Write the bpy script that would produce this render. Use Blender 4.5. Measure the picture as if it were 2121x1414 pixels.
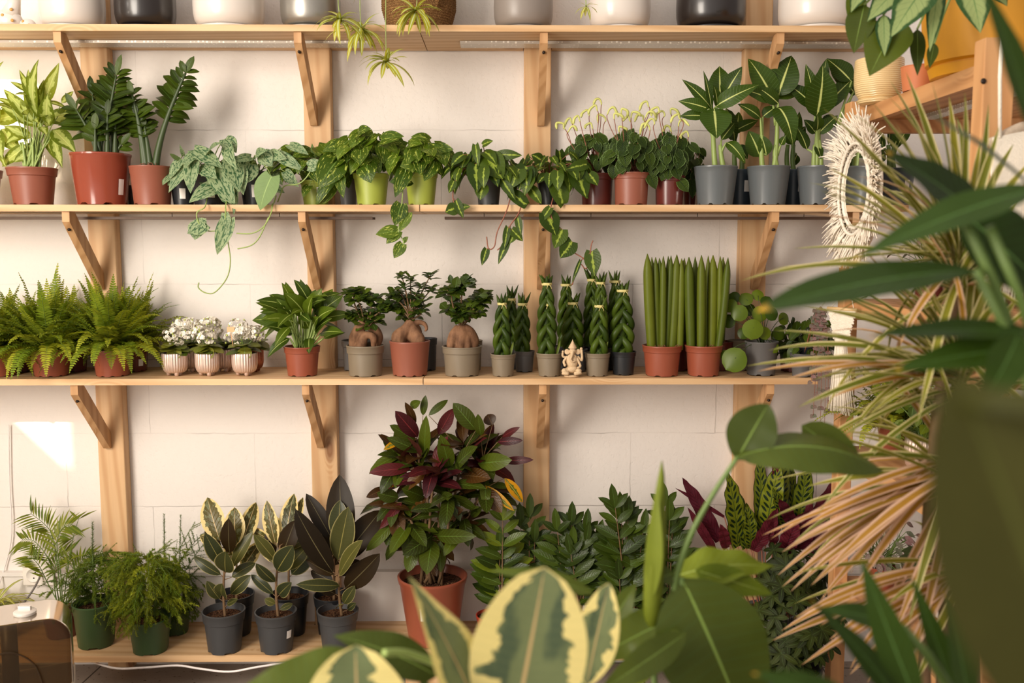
import bpy, math, random
from mathutils import Vector
V = Vector
PI = math.pi
R = random.Random(7)
for o in list(bpy.data.objects): bpy.data.objects.remove(o)
SC = bpy.context.scene
COL = SC.collection

# ---------------------------------------------------------------- camera
FPX, CW, CH = 1954.4, 2121, 1414
CAM = V((0.0, -3.063, 1.6)); YAW, PITCH = 0.0089, 0.103
FW = V((math.sin(YAW)*math.cos(PITCH), math.cos(YAW)*math.cos(PITCH), -math.sin(PITCH)))
RT = V((math.cos(YAW), -math.sin(YAW), 0)); UP = RT.cross(FW)
cd = bpy.data.cameras.new('camera'); cam = bpy.data.objects.new('camera', cd); COL.objects.link(cam)
cam.location = CAM; cam.rotation_euler = (PI/2-PITCH, 0, -YAW)
cd.sensor_width = 36.0; cd.lens = 36.0*FPX/CW; cd.clip_start = 0.02
cd.dof.use_dof = True; cd.dof.focus_distance = 2.87; cd.dof.aperture_fstop = 3.0
SC.camera = cam
# ---------------------------------------------------------------- view, world, sun, daylight
SC.view_settings.view_transform = 'Standard'; SC.view_settings.look = 'None'
SC.view_settings.gamma = 1.0; SC.view_settings.use_curve_mapping = False
SC.view_settings.exposure = 1.18
wd = bpy.data.worlds.new('world'); SC.world = wd; wd.use_nodes = True
wn = wd.node_tree; wb = wn.nodes['Background']
_tc = wn.nodes.new('ShaderNodeTexCoord'); _sx = wn.nodes.new('ShaderNodeSeparateXYZ')
wn.links.new(_tc.outputs['Generated'], _sx.inputs[0])
_mr = wn.nodes.new('ShaderNodeMapRange'); wn.links.new(_sx.outputs['X'], _mr.inputs['Value'])
_mr.inputs['From Min'].default_value = -0.9; _mr.inputs['From Max'].default_value = 0.7
_cr = wn.nodes.new('ShaderNodeValToRGB'); wn.links.new(_mr.outputs[0], _cr.inputs[0])
_cr.color_ramp.elements[0].color = (1.0, 0.935, 0.87, 1); _cr.color_ramp.elements[1].color = (0.27, 0.235, 0.215, 1)
wn.links.new(_cr.outputs[0], wb.inputs['Color']); wb.inputs['Strength'].default_value = 0.72

def light(name, kind, loc, tgt, power, color, **k):
    d = bpy.data.lights.new(name, kind); d.energy = power; d.color = color
    for a, b in k.items(): setattr(d, a, b)
    o = bpy.data.objects.new(name, d); COL.objects.link(o); o.location = loc
    o.rotation_euler = (V(tgt)-V(loc)).to_track_quat('-Z', 'Y').to_euler()
    return o
light('low_sun_through_window', 'SPOT', (-4.15, -4.2, 3.5), (-1.75, 0, 1.5), 2600, (1.0, 0.84, 0.58), spot_size=math.radians(17), spot_blend=.15, shadow_soft_size=.035)
light('window_daylight', 'AREA', (-2.40, -2.7, 2.1), (-0.3, -0.2, 1.3), 92, (1.0, 0.90, 0.78), shape='RECTANGLE', size=1.9, size_y=1.8)

# ---------------------------------------------------------------- pixel -> world helpers
def ray(px, py):
    return FW + RT*((px-CW/2)/FPX) + UP*((CH/2-py)/FPX)
def at(px, py, Y):
    r = ray(px, py); t = (Y-CAM.y)/r.y
    return CAM + r*t
def ppm(Y): return FPX/(Y-CAM.y)          # pixels per metre at depth Y
def atz(px, py, z):
    r = ray(px, py); t = (z-CAM.z)/r.z
    return CAM + r*t

# ---------------------------------------------------------------- mesh builder
class MB:
    def __init__(s): s.v = []; s.f = []; s.uv = []; s.t = []; s.n = 0
    def add(s, pts, faces, uvs=None, tint=0.5):
        b = len(s.v); s.v += [tuple(p) for p in pts]
        s.uv += uvs if uvs else [(0.5, 0.5)]*len(pts)
        s.t += [tint]*len(pts)
        s.f += [tuple(i+b for i in q) for q in faces]
    def box(s, x0, x1, y0, y1, z0, z1):
        P = [(x0,y0,z0),(x1,y0,z0),(x1,y1,z0),(x0,y1,z0),(x0,y0,z1),(x1,y0,z1),(x1,y1,z1),(x0,y1,z1)]
        s.add(P, [(0,3,2,1),(4,5,6,7),(0,1,5,4),(1,2,6,5),(2,3,7,6),(3,0,4,7)])
        return s
    def beam(s, a, b, w, h, up=(0,0,1)):
        a, b = V(a), V(b); d = (b-a).normalized(); r = d.cross(V(up)).normalized(); u = r.cross(d)
        P = [p + r*(i*w/2) + u*(j*h/2) for p in (a, b) for i, j in ((-1,-1),(1,-1),(1,1),(-1,1))]
        s.add(P, [(0,1,2,3),(7,6,5,4),(0,4,5,1),(1,5,6,2),(2,6,7,3),(3,7,4,0)])
        return s
    def tube(s, pts, rad, n=6, tint=0.5, cap=True):
        pts = [V(p) for p in pts]; m = len(pts)
        if not hasattr(rad, '__len__'): rad = [rad]*m
        P = []; U = []; ref = None
        for i, p in enumerate(pts):
            d = (pts[min(i+1, m-1)]-pts[max(i-1, 0)])
            if d.length < 1e-9: d = V((0,0,1))
            d.normalize()
            if ref is None: ref = V((1,0,0)) if abs(d.x) < .8 else V((0,1,0))
            r = (ref - d*ref.dot(d)); r = r.normalized() if r.length > 1e-5 else d.orthogonal().normalized()
            ref = r; u = d.cross(r)
            for k in range(n):
                a = 2*PI*k/n; P.append(p + (r*math.cos(a)+u*math.sin(a))*rad[i]); U.append((i/(m-1), k/n))
        F = [(i*n+k, i*n+(k+1) % n, (i+1)*n+(k+1) % n, (i+1)*n+k) for i in range(m-1) for k in range(n)]
        if cap: F += [tuple(range(n-1, -1, -1)), tuple((m-1)*n+k for k in range(n))]
        s.add(P, F, U, tint); return s
    def lathe(s, prof, c, n=40, notch=None, sx=1.0, sy=1.0, rib=0, ribd=0.0):
        c = V(c); P = []; U = []; m = len(prof)
        for i, (r, z) in enumerate(prof):
            for k in range(n):
                a = 2*PI*k/n; zz = z; rr = r
                if notch and i in notch[0] and (k % notch[1]) < notch[2]: zz += notch[3]
                if rib: rr = r*(1+ribd*math.cos(a*rib))
                P.append(c + V((rr*math.cos(a)*sx, rr*math.sin(a)*sy, zz))); U.append((i/(m-1), k/n))
        F = [(i*n+k, i*n+(k+1) % n, (i+1)*n+(k+1) % n, (i+1)*n+k) for i in range(m-1) for k in range(n)]
        s.add(P, F, U); return s
    def grid(s, rows, tint=0.5, uvs=None):
        m = len(rows); n = len(rows[0]); P = [p for r in rows for p in r]
        U = uvs or [(i/(m-1), j/(n-1)) for i in range(m) for j in range(n)]
        F = [(i*n+j, i*n+j+1, (i+1)*n+j+1, (i+1)*n+j) for i in range(m-1) for j in range(n-1)]
        s.add(P, F, U, tint); return s
    def ball(s, c, r, n=10, m=7, sx=1, sy=1, sz=1, tint=0.5):
        c = V(c); rows = []
        for i in range(m+1):
            th = PI*i/m
            rows.append([c+V((r*sx*math.sin(th)*math.cos(2*PI*k/n), r*sy*math.sin(th)*math.sin(2*PI*k/n), -r*sz*math.cos(th))) for k in range(n+1)])
        s.grid(rows, tint); return s
    def build(s, name, mat, parent=None, label=None, smooth=True, kind=None, sharp=None, clamp=True):
        off = parent_loc(parent)
        vs = s.v
        if clamp == 'plant': vs = [clampv(p) for p in vs]
        me = bpy.data.meshes.new(name); me.from_pydata([(a-off.x, b-off.y, c-off.z) for a, b, c in vs], [], s.f)
        uvl = me.uv_layers.new(name='UVMap'); idx = [0]*len(me.loops); me.loops.foreach_get('vertex_index', idx)
        uvl.data.foreach_set('uv', [q for i in idx for q in s.uv[i]])
        ca = me.color_attributes.new('tint', 'FLOAT_COLOR', 'POINT')
        ca.data.foreach_set('color', [q for t in s.t for q in (t, t, t, 1.0)])
        if smooth:
            me.polygons.foreach_set('use_smooth', [True]*len(me.polygons))
            if sharp: me.set_sharp_from_angle(angle=math.radians(sharp))
        me.materials.append(mat); me.update()
        o = bpy.data.objects.new(name, me); COL.objects.link(o)
        if parent is not None: o.parent = parent
        if label: o['label'] = label
        if kind: o['kind'] = kind
        return o
_ROOTLOC = {}
def parent_loc(p):
    l = V((0,0,0))
    while p is not None:
        l = l + V(p.location); p = p.parent
    return l
FZ = 0.20                                       # floor level
SHD = 0.277                                     # shelf depth
ZT = {1: 2.2244, 2: 1.7138, 3: 1.2011, 4: 0.3464}  # shelf tops
ZB = {1: 2.206, 2: 1.6946, 3: 1.1825, 4: 0.3251}
SDEP = {1: .277, 2: .277, 3: .277, 4: .277}
def clampv(p):
    x, y, z = p
    if x < 0.98 or y > -0.06:
        if y > -0.014: y = -0.014 - min(.01, (y+.014)*.05)
    if y > -SHD-0.012:
        for k in ZT:
            if ZB[k]-0.014 < z < ZT[k]+0.003 and x < 1.02:
                if z > (ZB[k]-0.004): z = ZT[k]+0.003
                else: y = -SHD-0.014
    if -0.06 < y:                                # posts
        for i in range(4):
            x0 = -1.3156+0.69*i
            if x0-.004 < x < x0+.089 and z > .3: y = -0.05
    return (x, y, z)

def thing(name, label, cat, loc, group=None):
    o = bpy.data.objects.new(name, None); COL.objects.link(o); o.location = loc; o.empty_display_size = .03
    o['label'] = label; o['category'] = cat
    if group: o['group'] = group
    return o
def tag(o, label, cat, group=None, kind=None):
    o['label'] = label; o['category'] = cat
    if group: o['group'] = group
    if kind: o['kind'] = kind
    return o
def struct(o): o['kind'] = 'structure'; return o

# ---------------------------------------------------------------- materials
def lin(c): return tuple(((x/255)/12.92 if x/255 <= .04045 else ((x/255+.055)/1.055)**2.4) for x in c)+(1,)
class NT:
    def __init__(s, name):
        s.m = bpy.data.materials.new(name); s.m.use_nodes = True; s.t = s.m.node_tree
        s.b = s.t.nodes['Principled BSDF']; s.out = s.t.nodes['Material Output']
    def n(s, typ, **k):
        x = s.t.nodes.new('ShaderNode'+typ)
        for a, v in k.items(): setattr(x, a, v)
        return x
    def set(s, sock, v):
        if hasattr(v, 'is_linked') or isinstance(v, bpy.types.NodeSocket): s.t.links.new(v, sock)
        else: sock.default_value = v
    def math(s, op, a, b=0.5, clamp=False):
        x = s.n('Math', operation=op, use_clamp=clamp); s.set(x.inputs[0], a); s.set(x.inputs[1], b); return x.outputs[0]
    def mix(s, f, a, b, bt='MIX'):
        x = s.n('MixRGB', blend_type=bt); s.set(x.inputs[0], f); s.set(x.inputs[1], a); s.set(x.inputs[2], b); return x.outputs[0]
    def rng(s, v, a, b, c=0.0, d=1.0, smooth=True):
        x = s.n('MapRange', interpolation_type='SMOOTHSTEP' if smooth else 'LINEAR')
        s.set(x.inputs[0], v); s.set(x.inputs[1], a); s.set(x.inputs[2], b); s.set(x.inputs[3], c); s.set(x.inputs[4], d); return x.outputs[0]
    def noise(s, vec, scale, det=3, rough=.5, dist=0.0):
        x = s.n('TexNoise'); s.set(x.inputs['Vector'], vec); x.inputs['Scale'].default_value = scale
        x.inputs['Detail'].default_value = det; x.inputs['Roughness'].default_value = rough; x.inputs['Distortion'].default_value = dist
        return x.outputs[0]
    def obj(s): return s.n('TexCoord').outputs['Object']
    def mapping(s, vec, scale=(1,1,1), loc=(0,0,0), rot=(0,0,0)):
        x = s.n('Mapping'); s.set(x.inputs['Vector'], vec); x.inputs['Scale'].default_value = scale
        x.inputs['Location'].default_value = loc; x.inputs['Rotation'].default_value = rot; return x.outputs[0]
    def bump(s, h, st=.3, dist=.01):
        x = s.n('Bump'); s.set(x.inputs['Height'], h); x.inputs['Strength'].default_value = st; x.inputs['Distance'].default_value = dist
        s.t.links.new(x.outputs[0], s.b.inputs['Normal']); return x
    def fin(s, color=None, rough=.5, metal=0.0, spec=.5):
        if color is not None: s.set(s.b.inputs['Base Color'], color)
        s.set(s.b.inputs['Roughness'], rough); s.b.inputs['Metallic'].default_value = metal
        s.b.inputs['Specular IOR Level'].default_value = spec
        return s.m

def m_plain(name, c, rough=.45, metal=0.0, var=.06, scale=25, spec=.5, bump=0.0, coat=0.0):
    q = NT(name); nz = q.noise(q.obj(), scale, 4)
    c0 = lin(c); c1 = tuple(min(1, x*(1-var*2.2)) for x in c0[:3])+(1,)
    q.fin(q.mix(nz, c0, c1), rough, metal, spec)
    if bump: q.bump(q.noise(q.obj(), scale*6, 4), bump, .004)
    if coat: q.b.inputs['Coat Weight'].default_value = coat; q.b.inputs['Coat Roughness'].default_value = .15
    return q.m

def m_wood(name, axis='X', a=(222,188,146), b=(198,156,110), seed=0.0, rough=.55):
    q = NT(name); g = q.n('NewGeometry').outputs['Position']
    sc = {'X': (1.1, 16, 16), 'Y': (16, 1.1, 16), 'Z': (16, 16, 1.1)}[axis]
    mv = q.mapping(g, sc, (seed, seed*1.7, seed*.6))
    big = q.noise(q.mapping(g, {'X': (.9,5,5), 'Y': (5,.9,5), 'Z': (5,5,.9)}[axis], (seed*2, seed, seed)), 1.0, 2, .5, 1.2)
    ring = q.n('TexWave', wave_type='BANDS', bands_direction='DIAGONAL')
    q.t.links.new(mv, ring.inputs['Vector']); ring.inputs['Scale'].default_value = .9
    ring.inputs['Distortion'].default_value = 7.0; ring.inputs['Detail'].default_value = 3; ring.inputs['Detail Scale'].default_value = .6
    fine = q.noise(q.mapping(g, tuple(x*9 if x > 2 else x*5 for x in sc)), 1.0, 3, .6)
    # knots
    kv = q.n('TexVoronoi'); q.t.links.new(q.mapping(g, {'X': (2.6,7,7), 'Y': (7,2.6,7), 'Z': (7,7,2.6)}[axis], (seed*3+.3, .2, seed+.4)), kv.inputs['Vector'])
    kv.inputs['Scale'].default_value = 1.0
    kd = kv.outputs['Distance']
    kn = q.rng(kd, .05, .16, 1, 0)
    krg = q.math('MULTIPLY', q.rng(kd, .1, .3, 1, 0), q.math('SINE', q.math('MULTIPLY', kd, 130)))
    rmask = q.math('ADD', q.math('MULTIPLY', ring.outputs['Fac'], .55), q.math('MULTIPLY', krg, .35))
    c = q.mix(q.rng(rmask, .1, .75), lin(a), lin(b))
    c = q.mix(q.math('MULTIPLY', q.rng(big, .35, .7), .35), c, lin((200,158,112)))
    c = q.mix(q.math('MULTIPLY', fine, .3), c, lin((176,132,86)))
    c = q.mix(q.math('MULTIPLY', kn, .8), c, lin((112,66,34)))
    q.fin(c, rough, 0, .35); q.bump(fine, .12, .002)
    return q.m

def _g(c): return (min(255, c[0]*1.20+3), c[1]*1.0, c[2]*.58) if c[1] > c[2] else c
def m_leaf(name, A, B, rough=.38, mid=None, midw=.06, vein=None, nv=9, vk=2.2, vst=.5, edge=None, edge_at=.75, edge_n=.5,
           edge_sc=(6, 9), blot=None, blot_th=.52, blot_sc=(9, 14), center=None, cen_w=.55, cen_n=.4, under=None, trans=.25,
           spot=None, bump=.25, tip=None, rim=None, spec=.22, patch=None, patch_th=.5):
    (A, B) = (A, B) if name[:5] in ('cream', 'silve', 'olive', 'strin') else (_g(A), _g(B)); q = NT(name)
    uv = q.n('UVMap').outputs[0]; sp = q.n('SeparateXYZ'); q.t.links.new(uv, sp.inputs[0])
    t = sp.outputs[0]; s = q.math('MULTIPLY', q.math('ABSOLUTE', q.math('SUBTRACT', sp.outputs[1], .5)), 2.0)
    at_ = q.n('Attribute', attribute_name='tint'); tint = at_.outputs['Fac']
    c = q.mix(tint, lin(A), lin(B))
    pos = q.obj()
    nz = q.noise(pos, 30, 3)
    c = q.mix(q.math('MULTIPLY', nz, .35), c, lin(tuple(x*.62 for x in A)))
    # seed shift per leaf
    off = q.n('CombineXYZ'); q.set(off.inputs[0], q.math('MULTIPLY', tint, 37.0)); q.set(off.inputs[1], q.math('MULTIPLY', tint, 19.0)); q.set(off.inputs[2], 0.0)
    def luv(sc):
        m = q.mapping(uv, (sc[0], sc[1], 1)); a = q.n('VectorMath', operation='ADD'); q.t.links.new(m, a.inputs[0]); q.t.links.new(off.outputs[0], a.inputs[1]); return a.outputs[0]
    if patch: c = q.mix(q.rng(q.noise(luv((2.2, 3)), 1.0, 2), patch_th-.06, patch_th+.06), c, lin(patch))
    if center:
        e = q.math('ADD', s, q.math('MULTIPLY', q.math('SUBTRACT', q.noise(luv((7, 3)), 1.0, 3), .5), cen_n*2))
        c = q.mix(q.rng(e, cen_w-.1, cen_w+.1, 1, 0), c, lin(center))
    if blot:
        e = q.noise(luv(blot_sc), 1.0, 4, .6, .6)
        c = q.mix(q.rng(e, blot_th-.025, blot_th+.025), c, lin(blot))
    if spot:  # dark ovals between the side veins (prayer plant)
        ch = q.math('SUBTRACT', q.math('MULTIPLY', t, spot[1]), q.math('MULTIPLY', s, 1.6))
        fr = q.math('ABSOLUTE', q.math('SUBTRACT', q.math('FRACT', ch), .5))
        par = q.math('MULTIPLY', q.math('ABSOLUTE', q.math('SUBTRACT', q.math('FRACT', q.math('MULTIPLY', q.math('FLOOR', ch), .5)), .25)), 4.0)
        cen = q.math('ADD', q.math('MULTIPLY', q.math('FRACT', q.math('MULTIPLY', q.math('FLOOR', ch), .5)), .3), .34)
        ds = q.math('ABSOLUTE', q.math('SUBTRACT', s, cen))
        el = q.math('ADD', q.math('POWER', q.math('DIVIDE', fr, .30), 2.0), q.math('POWER', q.math('DIVIDE', ds, .27), 2.0))
        c = q.mix(q.rng(el, .75, 1.15, 1, 0), c, lin(spot[0]))
        c = q.mix(q.rng(s, .86, .96), c, lin(spot[0]))
    if edge:
        e = q.math('ADD', s, q.math('MULTIPLY', q.math('SUBTRACT', q.noise(luv(edge_sc), 1.0, 3), .5), edge_n*2))
        c = q.mix(q.rng(e, edge_at-.02, edge_at+.03), c, lin(edge))
    hb = None
    if vein or bump:
        ch = q.math('SUBTRACT', q.math('MULTIPLY', t, float(nv)), q.math('MULTIPLY', s, vk))
        fr = q.math('ABSOLUTE', q.math('SUBTRACT', q.math('FRACT', ch), .5)); vf = q.rng(fr, .0, .12, 1, 0)
        if vein: c = q.mix(q.math('MULTIPLY', vf, vst), c, lin(vein))
        hb = vf
    if mid: c = q.mix(q.rng(q.math('ADD', s, q.math('MULTIPLY', t, midw*.5)), midw*.55, midw*1.2, 1, 0), c, lin(mid))
    if rim: c = q.mix(q.rng(s, .88, .95), c, lin(rim))
    if tip: c = q.mix(q.rng(t, .93, .99), c, lin(tip))
    if under:
        bf = q.n('NewGeometry').outputs['Backfacing']; c = q.mix(q.math('MULTIPLY', bf, .85), c, lin(under))
    q.fin(c, rough, 0, spec)
    if bump and hb is not None:
        q.bump(q.math('ADD', hb, q.math('MULTIPLY', q.noise(uv, 14, 2), .6)), bump, .003)
    if trans:
        tr = q.n('BsdfTranslucent'); br = q.mix(1.0, c, (1.0, 1.0, .55, 1), 'MULTIPLY'); q.t.links.new(br, tr.inputs[0])
        mx = q.n('MixShader'); mx.inputs[0].default_value = trans
        q.t.links.new(q.b.outputs[0], mx.inputs[1]); q.t.links.new(tr.outputs[0], mx.inputs[2]); q.t.links.new(mx.outputs[0], q.out.inputs[0])
    return q.m

# ---------------------------------------------------------------- leaves
def smooth_tab(tab):
    def f(t):
        for i in range(len(tab)-1):
            if t <= tab[i+1][0]:
                a = (t-tab[i][0])/(tab[i+1][0]-tab[i][0]); a = a*a*(3-2*a)*.5+a*.5
                return tab[i][1]+(tab[i+1][1]-tab[i][1])*a
        return tab[-1][1]
    return f
def _sn(a, b, p0=0.0, w0=0.0):
    return lambda t: max(w0*(1-t)**3, max(0.0, math.sin(PI*min(1.0, (p0+(1-p0)*t)**a)))**b) if t < 1 else 0.0
SH = {
 'ovate': _sn(.72, .95), 'ellip': _sn(.95, .72), 'obov': _sn(1.35, .9), 'lance': _sn(.75, 1.25), 'oval': _sn(.95, .55),
 'strap': smooth_tab([(0,.55),(.2,.9),(.5,1),(.75,.75),(.92,.3),(1,0)]),
 'heart': _sn(.80, .95, .13, .55), 'round': _sn(1.0, .5, .02, .2),
}
def perp(n, d):
    n = n - d*n.dot(d)
    return n.normalized() if n.length > 1e-4 else d.orthogonal().normalized()
def leafd(mb, p, d, n, L, W, shape='ovate', bend=.4, fold=.15, lobe=0.0, nt=7, ns=2, tint=None, wave=0.0, wn=3.0, twist=0.0, bpow=1.0, cup=0.0):
    p = V(p); d = V(d).normalized(); n = perp(V(n), d); r = d.cross(n); f = SH[shape]; w = W/2
    P = []; U = []; cols = 2*ns+1
    tint = R.random() if tint is None else tint; ph = R.random()*6
    for i in range(nt+1):
        t = i/nt
        for j in range(cols):
            s = (j-ns)/ns; a = abs(s); ww = w*f(t)
            q = p + r*(s*ww) + n*(a*ww*fold - cup*a*a*ww)
            if lobe: q = q - d*(lobe*L*a*(1-t)**3*.9)
            if wave: q = q + n*(wave*w*a*math.sin(t*wn*2*PI+ph+(s > 0)*1.3))
            P.append(q); U.append((t, s*.5+.5))
        if i < nt:
            ang = bend/nt*(1.0 if bpow == 1.0 else bpow*((i+.5)/nt)**(bpow-1))
            p = p + d*(L/nt)
            d2 = d*math.cos(ang) - n*math.sin(ang); n = n*math.cos(ang)+d*math.sin(ang); d = d2.normalized()
            if twist:
                a = twist/nt; r2 = r*math.cos(a)+n*math.sin(a); n = n*math.cos(a)-r*math.sin(a); r = r2
    F = [(i*cols+j, (i+1)*cols+j, (i+1)*cols+j+1, i*cols+j+1) for i in range(nt) for j in range(cols-1)]
    F = [tuple(reversed(q)) for q in F]
    mb.add(P, F, U, tint)
    return p
def leaf2(mb, a, b, n, W, shape='ovate', bend=.5, **k):
    """leaf from point a to point b, arched by bend radians towards n"""
    a, b = V(a), V(b); ch = b-a; L = ch.length; d = ch.normalized(); n = perp(V(n), d)
    th = bend/2; d0 = d*math.cos(th)+n*math.sin(th)
    arc = L*(th/math.sin(th)) if abs(th) > 1e-3 else L
    n0 = n*math.cos(th)-d*math.sin(th)
    return leafd(mb, a, d0, n0, arc, W, shape, bend, **k)
CAMN = V((0, -1, .35))
def LP(mb, bx, by, tx, ty, w, Y, dy=0.0, shape='ovate', bend=.4, n=None, jit=.25, **k):
    """leaf given by base and tip in photo pixels, at depth Y (tip at Y+dy), width in pixels"""
    a = at(bx, by, Y); b = at(tx, ty, Y+dy)
    if n is None: n = V((R.uniform(-jit, jit), -1, .35+R.uniform(-jit, jit)))
    return leaf2(mb, a, b, n, w/ppm(Y), shape, bend, **k)
def crom(pts, k=6):
    pts = [V(p) for p in pts]; q = [pts[0]]+pts+[pts[-1]]; out = []
    for i in range(1, len(q)-2):
        for j in range(k):
            t = j/k; a, b, c, d = q[i-1], q[i], q[i+1], q[i+2]
            out.append(.5*((2*b)+(c-a)*t+(2*a-5*b+4*c-d)*t*t+(3*b-a-3*c+d)*t**3))
    out.append(pts[-1]); return out
def curve_px(pts, k=6): return crom([at(*p) for p in pts], k)
def stem(mb, a, b, r, bow=None, n=5, seg=5, r1=None, tint=.5):
    a, b = V(a), V(b); bow = V(bow) if bow is not None else V((0,0,0))
    P = [a.lerp(b, i/seg)+bow*(4*(i/seg)*(1-i/seg)) for i in range(seg+1)]
    r1 = r*.6 if r1 is None else r1
    mb.tube(P, [r+(r1-r)*i/seg for i in range(seg+1)], n, tint)
    return P
# ---------------------------------------------------------------- setting
def wall_mat():
    q = NT('painted_blockwork'); g = q.n('NewGeometry').outputs['Position']
    sp = q.n('SeparateXYZ'); q.t.links.new(g, sp.inputs[0])
    cb = q.n('CombineXYZ'); q.set(cb.inputs[0], q.math('ADD', sp.outputs[0], .82)); q.set(cb.inputs[1], q.math('SUBTRACT', sp.outputs[2], .98+.245*8)); 
    wob = q.noise(g, 14, 3); ad = q.n('VectorMath', operation='ADD'); q.t.links.new(cb.outputs[0], ad.inputs[0])
    wv = q.n('CombineXYZ'); w = q.math('MULTIPLY', q.math('SUBTRACT', wob, .5), .010); q.set(wv.inputs[0], w); q.set(wv.inputs[1], w); q.t.links.new(wv.outputs[0], ad.inputs[1])
    br = q.n('TexBrick'); q.t.links.new(ad.outputs[0], br.inputs['Vector'])
    br.offset = .55; br.inputs['Scale'].default_value = 1.0; br.inputs['Mortar Size'].default_value = .0016; br.inputs['Mortar Smooth'].default_value = .25
    br.inputs['Brick Width'].default_value = .62; br.inputs['Row Height'].default_value = .245
    br.inputs['Color1'].default_value = br.inputs['Color2'].default_value = (0,0,0,1); br.inputs['Mortar'].default_value = (1,1,1,1)
    mo = q.math('MULTIPLY', br.outputs['Fac'], q.rng(q.noise(g, 3.5, 3), .42, .66, .05, .8))
    big = q.noise(g, 1.6, 4); c = q.mix(big, lin((233,226,219)), lin((221,213,206)))
    c = q.mix(q.math('MULTIPLY', mo, .6), c, lin((96,80,72)))
    q.fin(c, .6, 0, .3)
    pit = q.rng(q.noise(g, 70, 4, .65), .24, .52); soft = q.noise(q.mapping(g, (1, 1, .5)), 40, 4)
    q.bump(q.math('SUBTRACT', q.math('ADD', q.math('MULTIPLY', pit, .42), q.math('MULTIPLY', soft, .6)), q.math('MULTIPLY', br.outputs['Fac'], 1.6)), .42, .004)
    return q.m
W_WALL = wall_mat()
struct(MB().box(-2.6, 3.2, 0, .12, FZ, 3.1).build('wall_back', W_WALL, smooth=False))
def floor_mat():
    q = NT('concrete_tile_floor'); g = q.n('NewGeometry').outputs['Position']
    br = q.n('TexBrick'); q.t.links.new(q.mapping(g, (1,1,1), (.14,.0,0), (0,0,.06)), br.inputs['Vector']); br.offset = 0.0
    br.inputs['Scale'].default_value = 1; br.inputs['Brick Width'].default_value = .6; br.inputs['Row Height'].default_value = .6
    br.inputs['Mortar Size'].default_value = .003; br.inputs['Mortar'].default_value = lin((70,62,56))
    c = q.mix(q.noise(g, 9, 5), lin((172,160,148)), lin((140,130,120))); c = q.mix(q.rng(q.noise(g, 60, 4), .62, .7), c, lin((100,88,78)))
    q.set(br.inputs['Color1'], c); q.set(br.inputs['Color2'], c)
    q.fin(br.outputs['Color'], .6, 0, .3); q.bump(q.noise(g, 60, 3), .1); return q.m
struct(MB().box(-2.6, 3.2, -5.0, .12, FZ-.1, FZ).build('floor', floor_mat(), smooth=False))
def white_mat(): return m_plain('white_paint', (232,224,214), .55, var=.03, scale=6)
M_WHITE = white_mat()
# unseen left wall added as a light mask; slots shaped for the sun patches
lw = MB(); X0, X1 = -2.6, -2.5
lw.box(X0, X1, -2.75, -1.80, FZ, 3.1); lw.box(X0, X1, -1.15, 0, FZ, 3.1); lw.box(X0, X1, -1.80, -1.15, FZ, 1.90); lw.box(X0, X1, -1.80, -1.15, 2.10, 2.47)
lw.box(X0, X1, -1.80, -1.15, 2.68, 3.1)
struct(lw.build('wall_left_light_mask', M_WHITE, smooth=False))
tr = MB(); tr.box(-1.95, 1.3, -.018, 0, FZ, .507); tr.box(-1.95, 1.3, -.026, 0, .507, .519)
struct(tr.build('baseboard_back', m_plain('skirting_white', (226,220,214), .5, var=.03, scale=4), smooth=False))

# ---------------------------------------------------------------- shelving
W1 = m_wood('pine_board', 'X', seed=1.3); W2 = m_wood('pine_board_b', 'X', (216,182,140), (192,150,104), seed=4.1)
WP = [m_wood('pine_post', 'Z', (216,180,138), (192,148,104), seed=s) for s in (.4, 2.6, 5.2, 7.7)]
WB = m_wood('pine_strut', 'Z', (200,156,112), (168,122,78), seed=9.3)
M_SCREW = m_plain('dark_screw', (60,50,44), .4, .8)
M_STRIPM = m_plain('galvanised_strip', (112,92,78), .55, .3, var=.1, scale=60)
pn = ['leftmost', 'second from left', 'third from left', 'rightmost']
for i in range(4):
    x0 = -1.3156+.69*i
    t = thing('wooden_post', 'pine wall post carrying the plant shelves, %s of four' % pn[i], 'post', (x0+.0425, -.0225, FZ), 'pine posts screwed to the white wall')
    m = MB().box(x0, x0+.085, -.045, -.0005, FZ+.0005, 2.9); o = m.build('post', WP[i], t, smooth=False)
    bv = o.modifiers.new('bevel', 'BEVEL'); bv.width = .003; bv.segments = 2
shn = {1: 'top', 2: 'second', 3: 'third', 4: 'bottom'}
seam = {1: -.24, 2: -.245, 3: -.24, 4: -.255}
xr = {1: 1.16, 2: 1.19, 3: .94, 4: 1.0}
for k in (1, 2, 3, 4):
    for side, (a, b) in enumerate(((-1.9, seam[k]-.0012), (seam[k]+.0012, xr[k]))):
        lab = 'pine shelf board, %s half of the %s shelf' % (('left', 'right')[side], shn[k])
        m = MB()
        m.box(a, b, -SHD, -.047, ZB[k], ZT[k])
        xs = [a]+[q for i in range(4) for q in (-1.3156+.69*i-.002, -1.3156+.69*i+.087) if a < q < b]+[b]
        for j in range(0, len(xs)-1, 2): m.box(xs[j], xs[j+1], -.048, -.001, ZB[k], ZT[k])
        o = m.build('shelf_board', W1 if (side+k) % 2 else W2, None, smooth=False)
        tag(o, lab, 'shelf', 'pine boards of the %s shelf' % shn[k])
bx = [-1.292, -.603, .106, .790]
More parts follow.
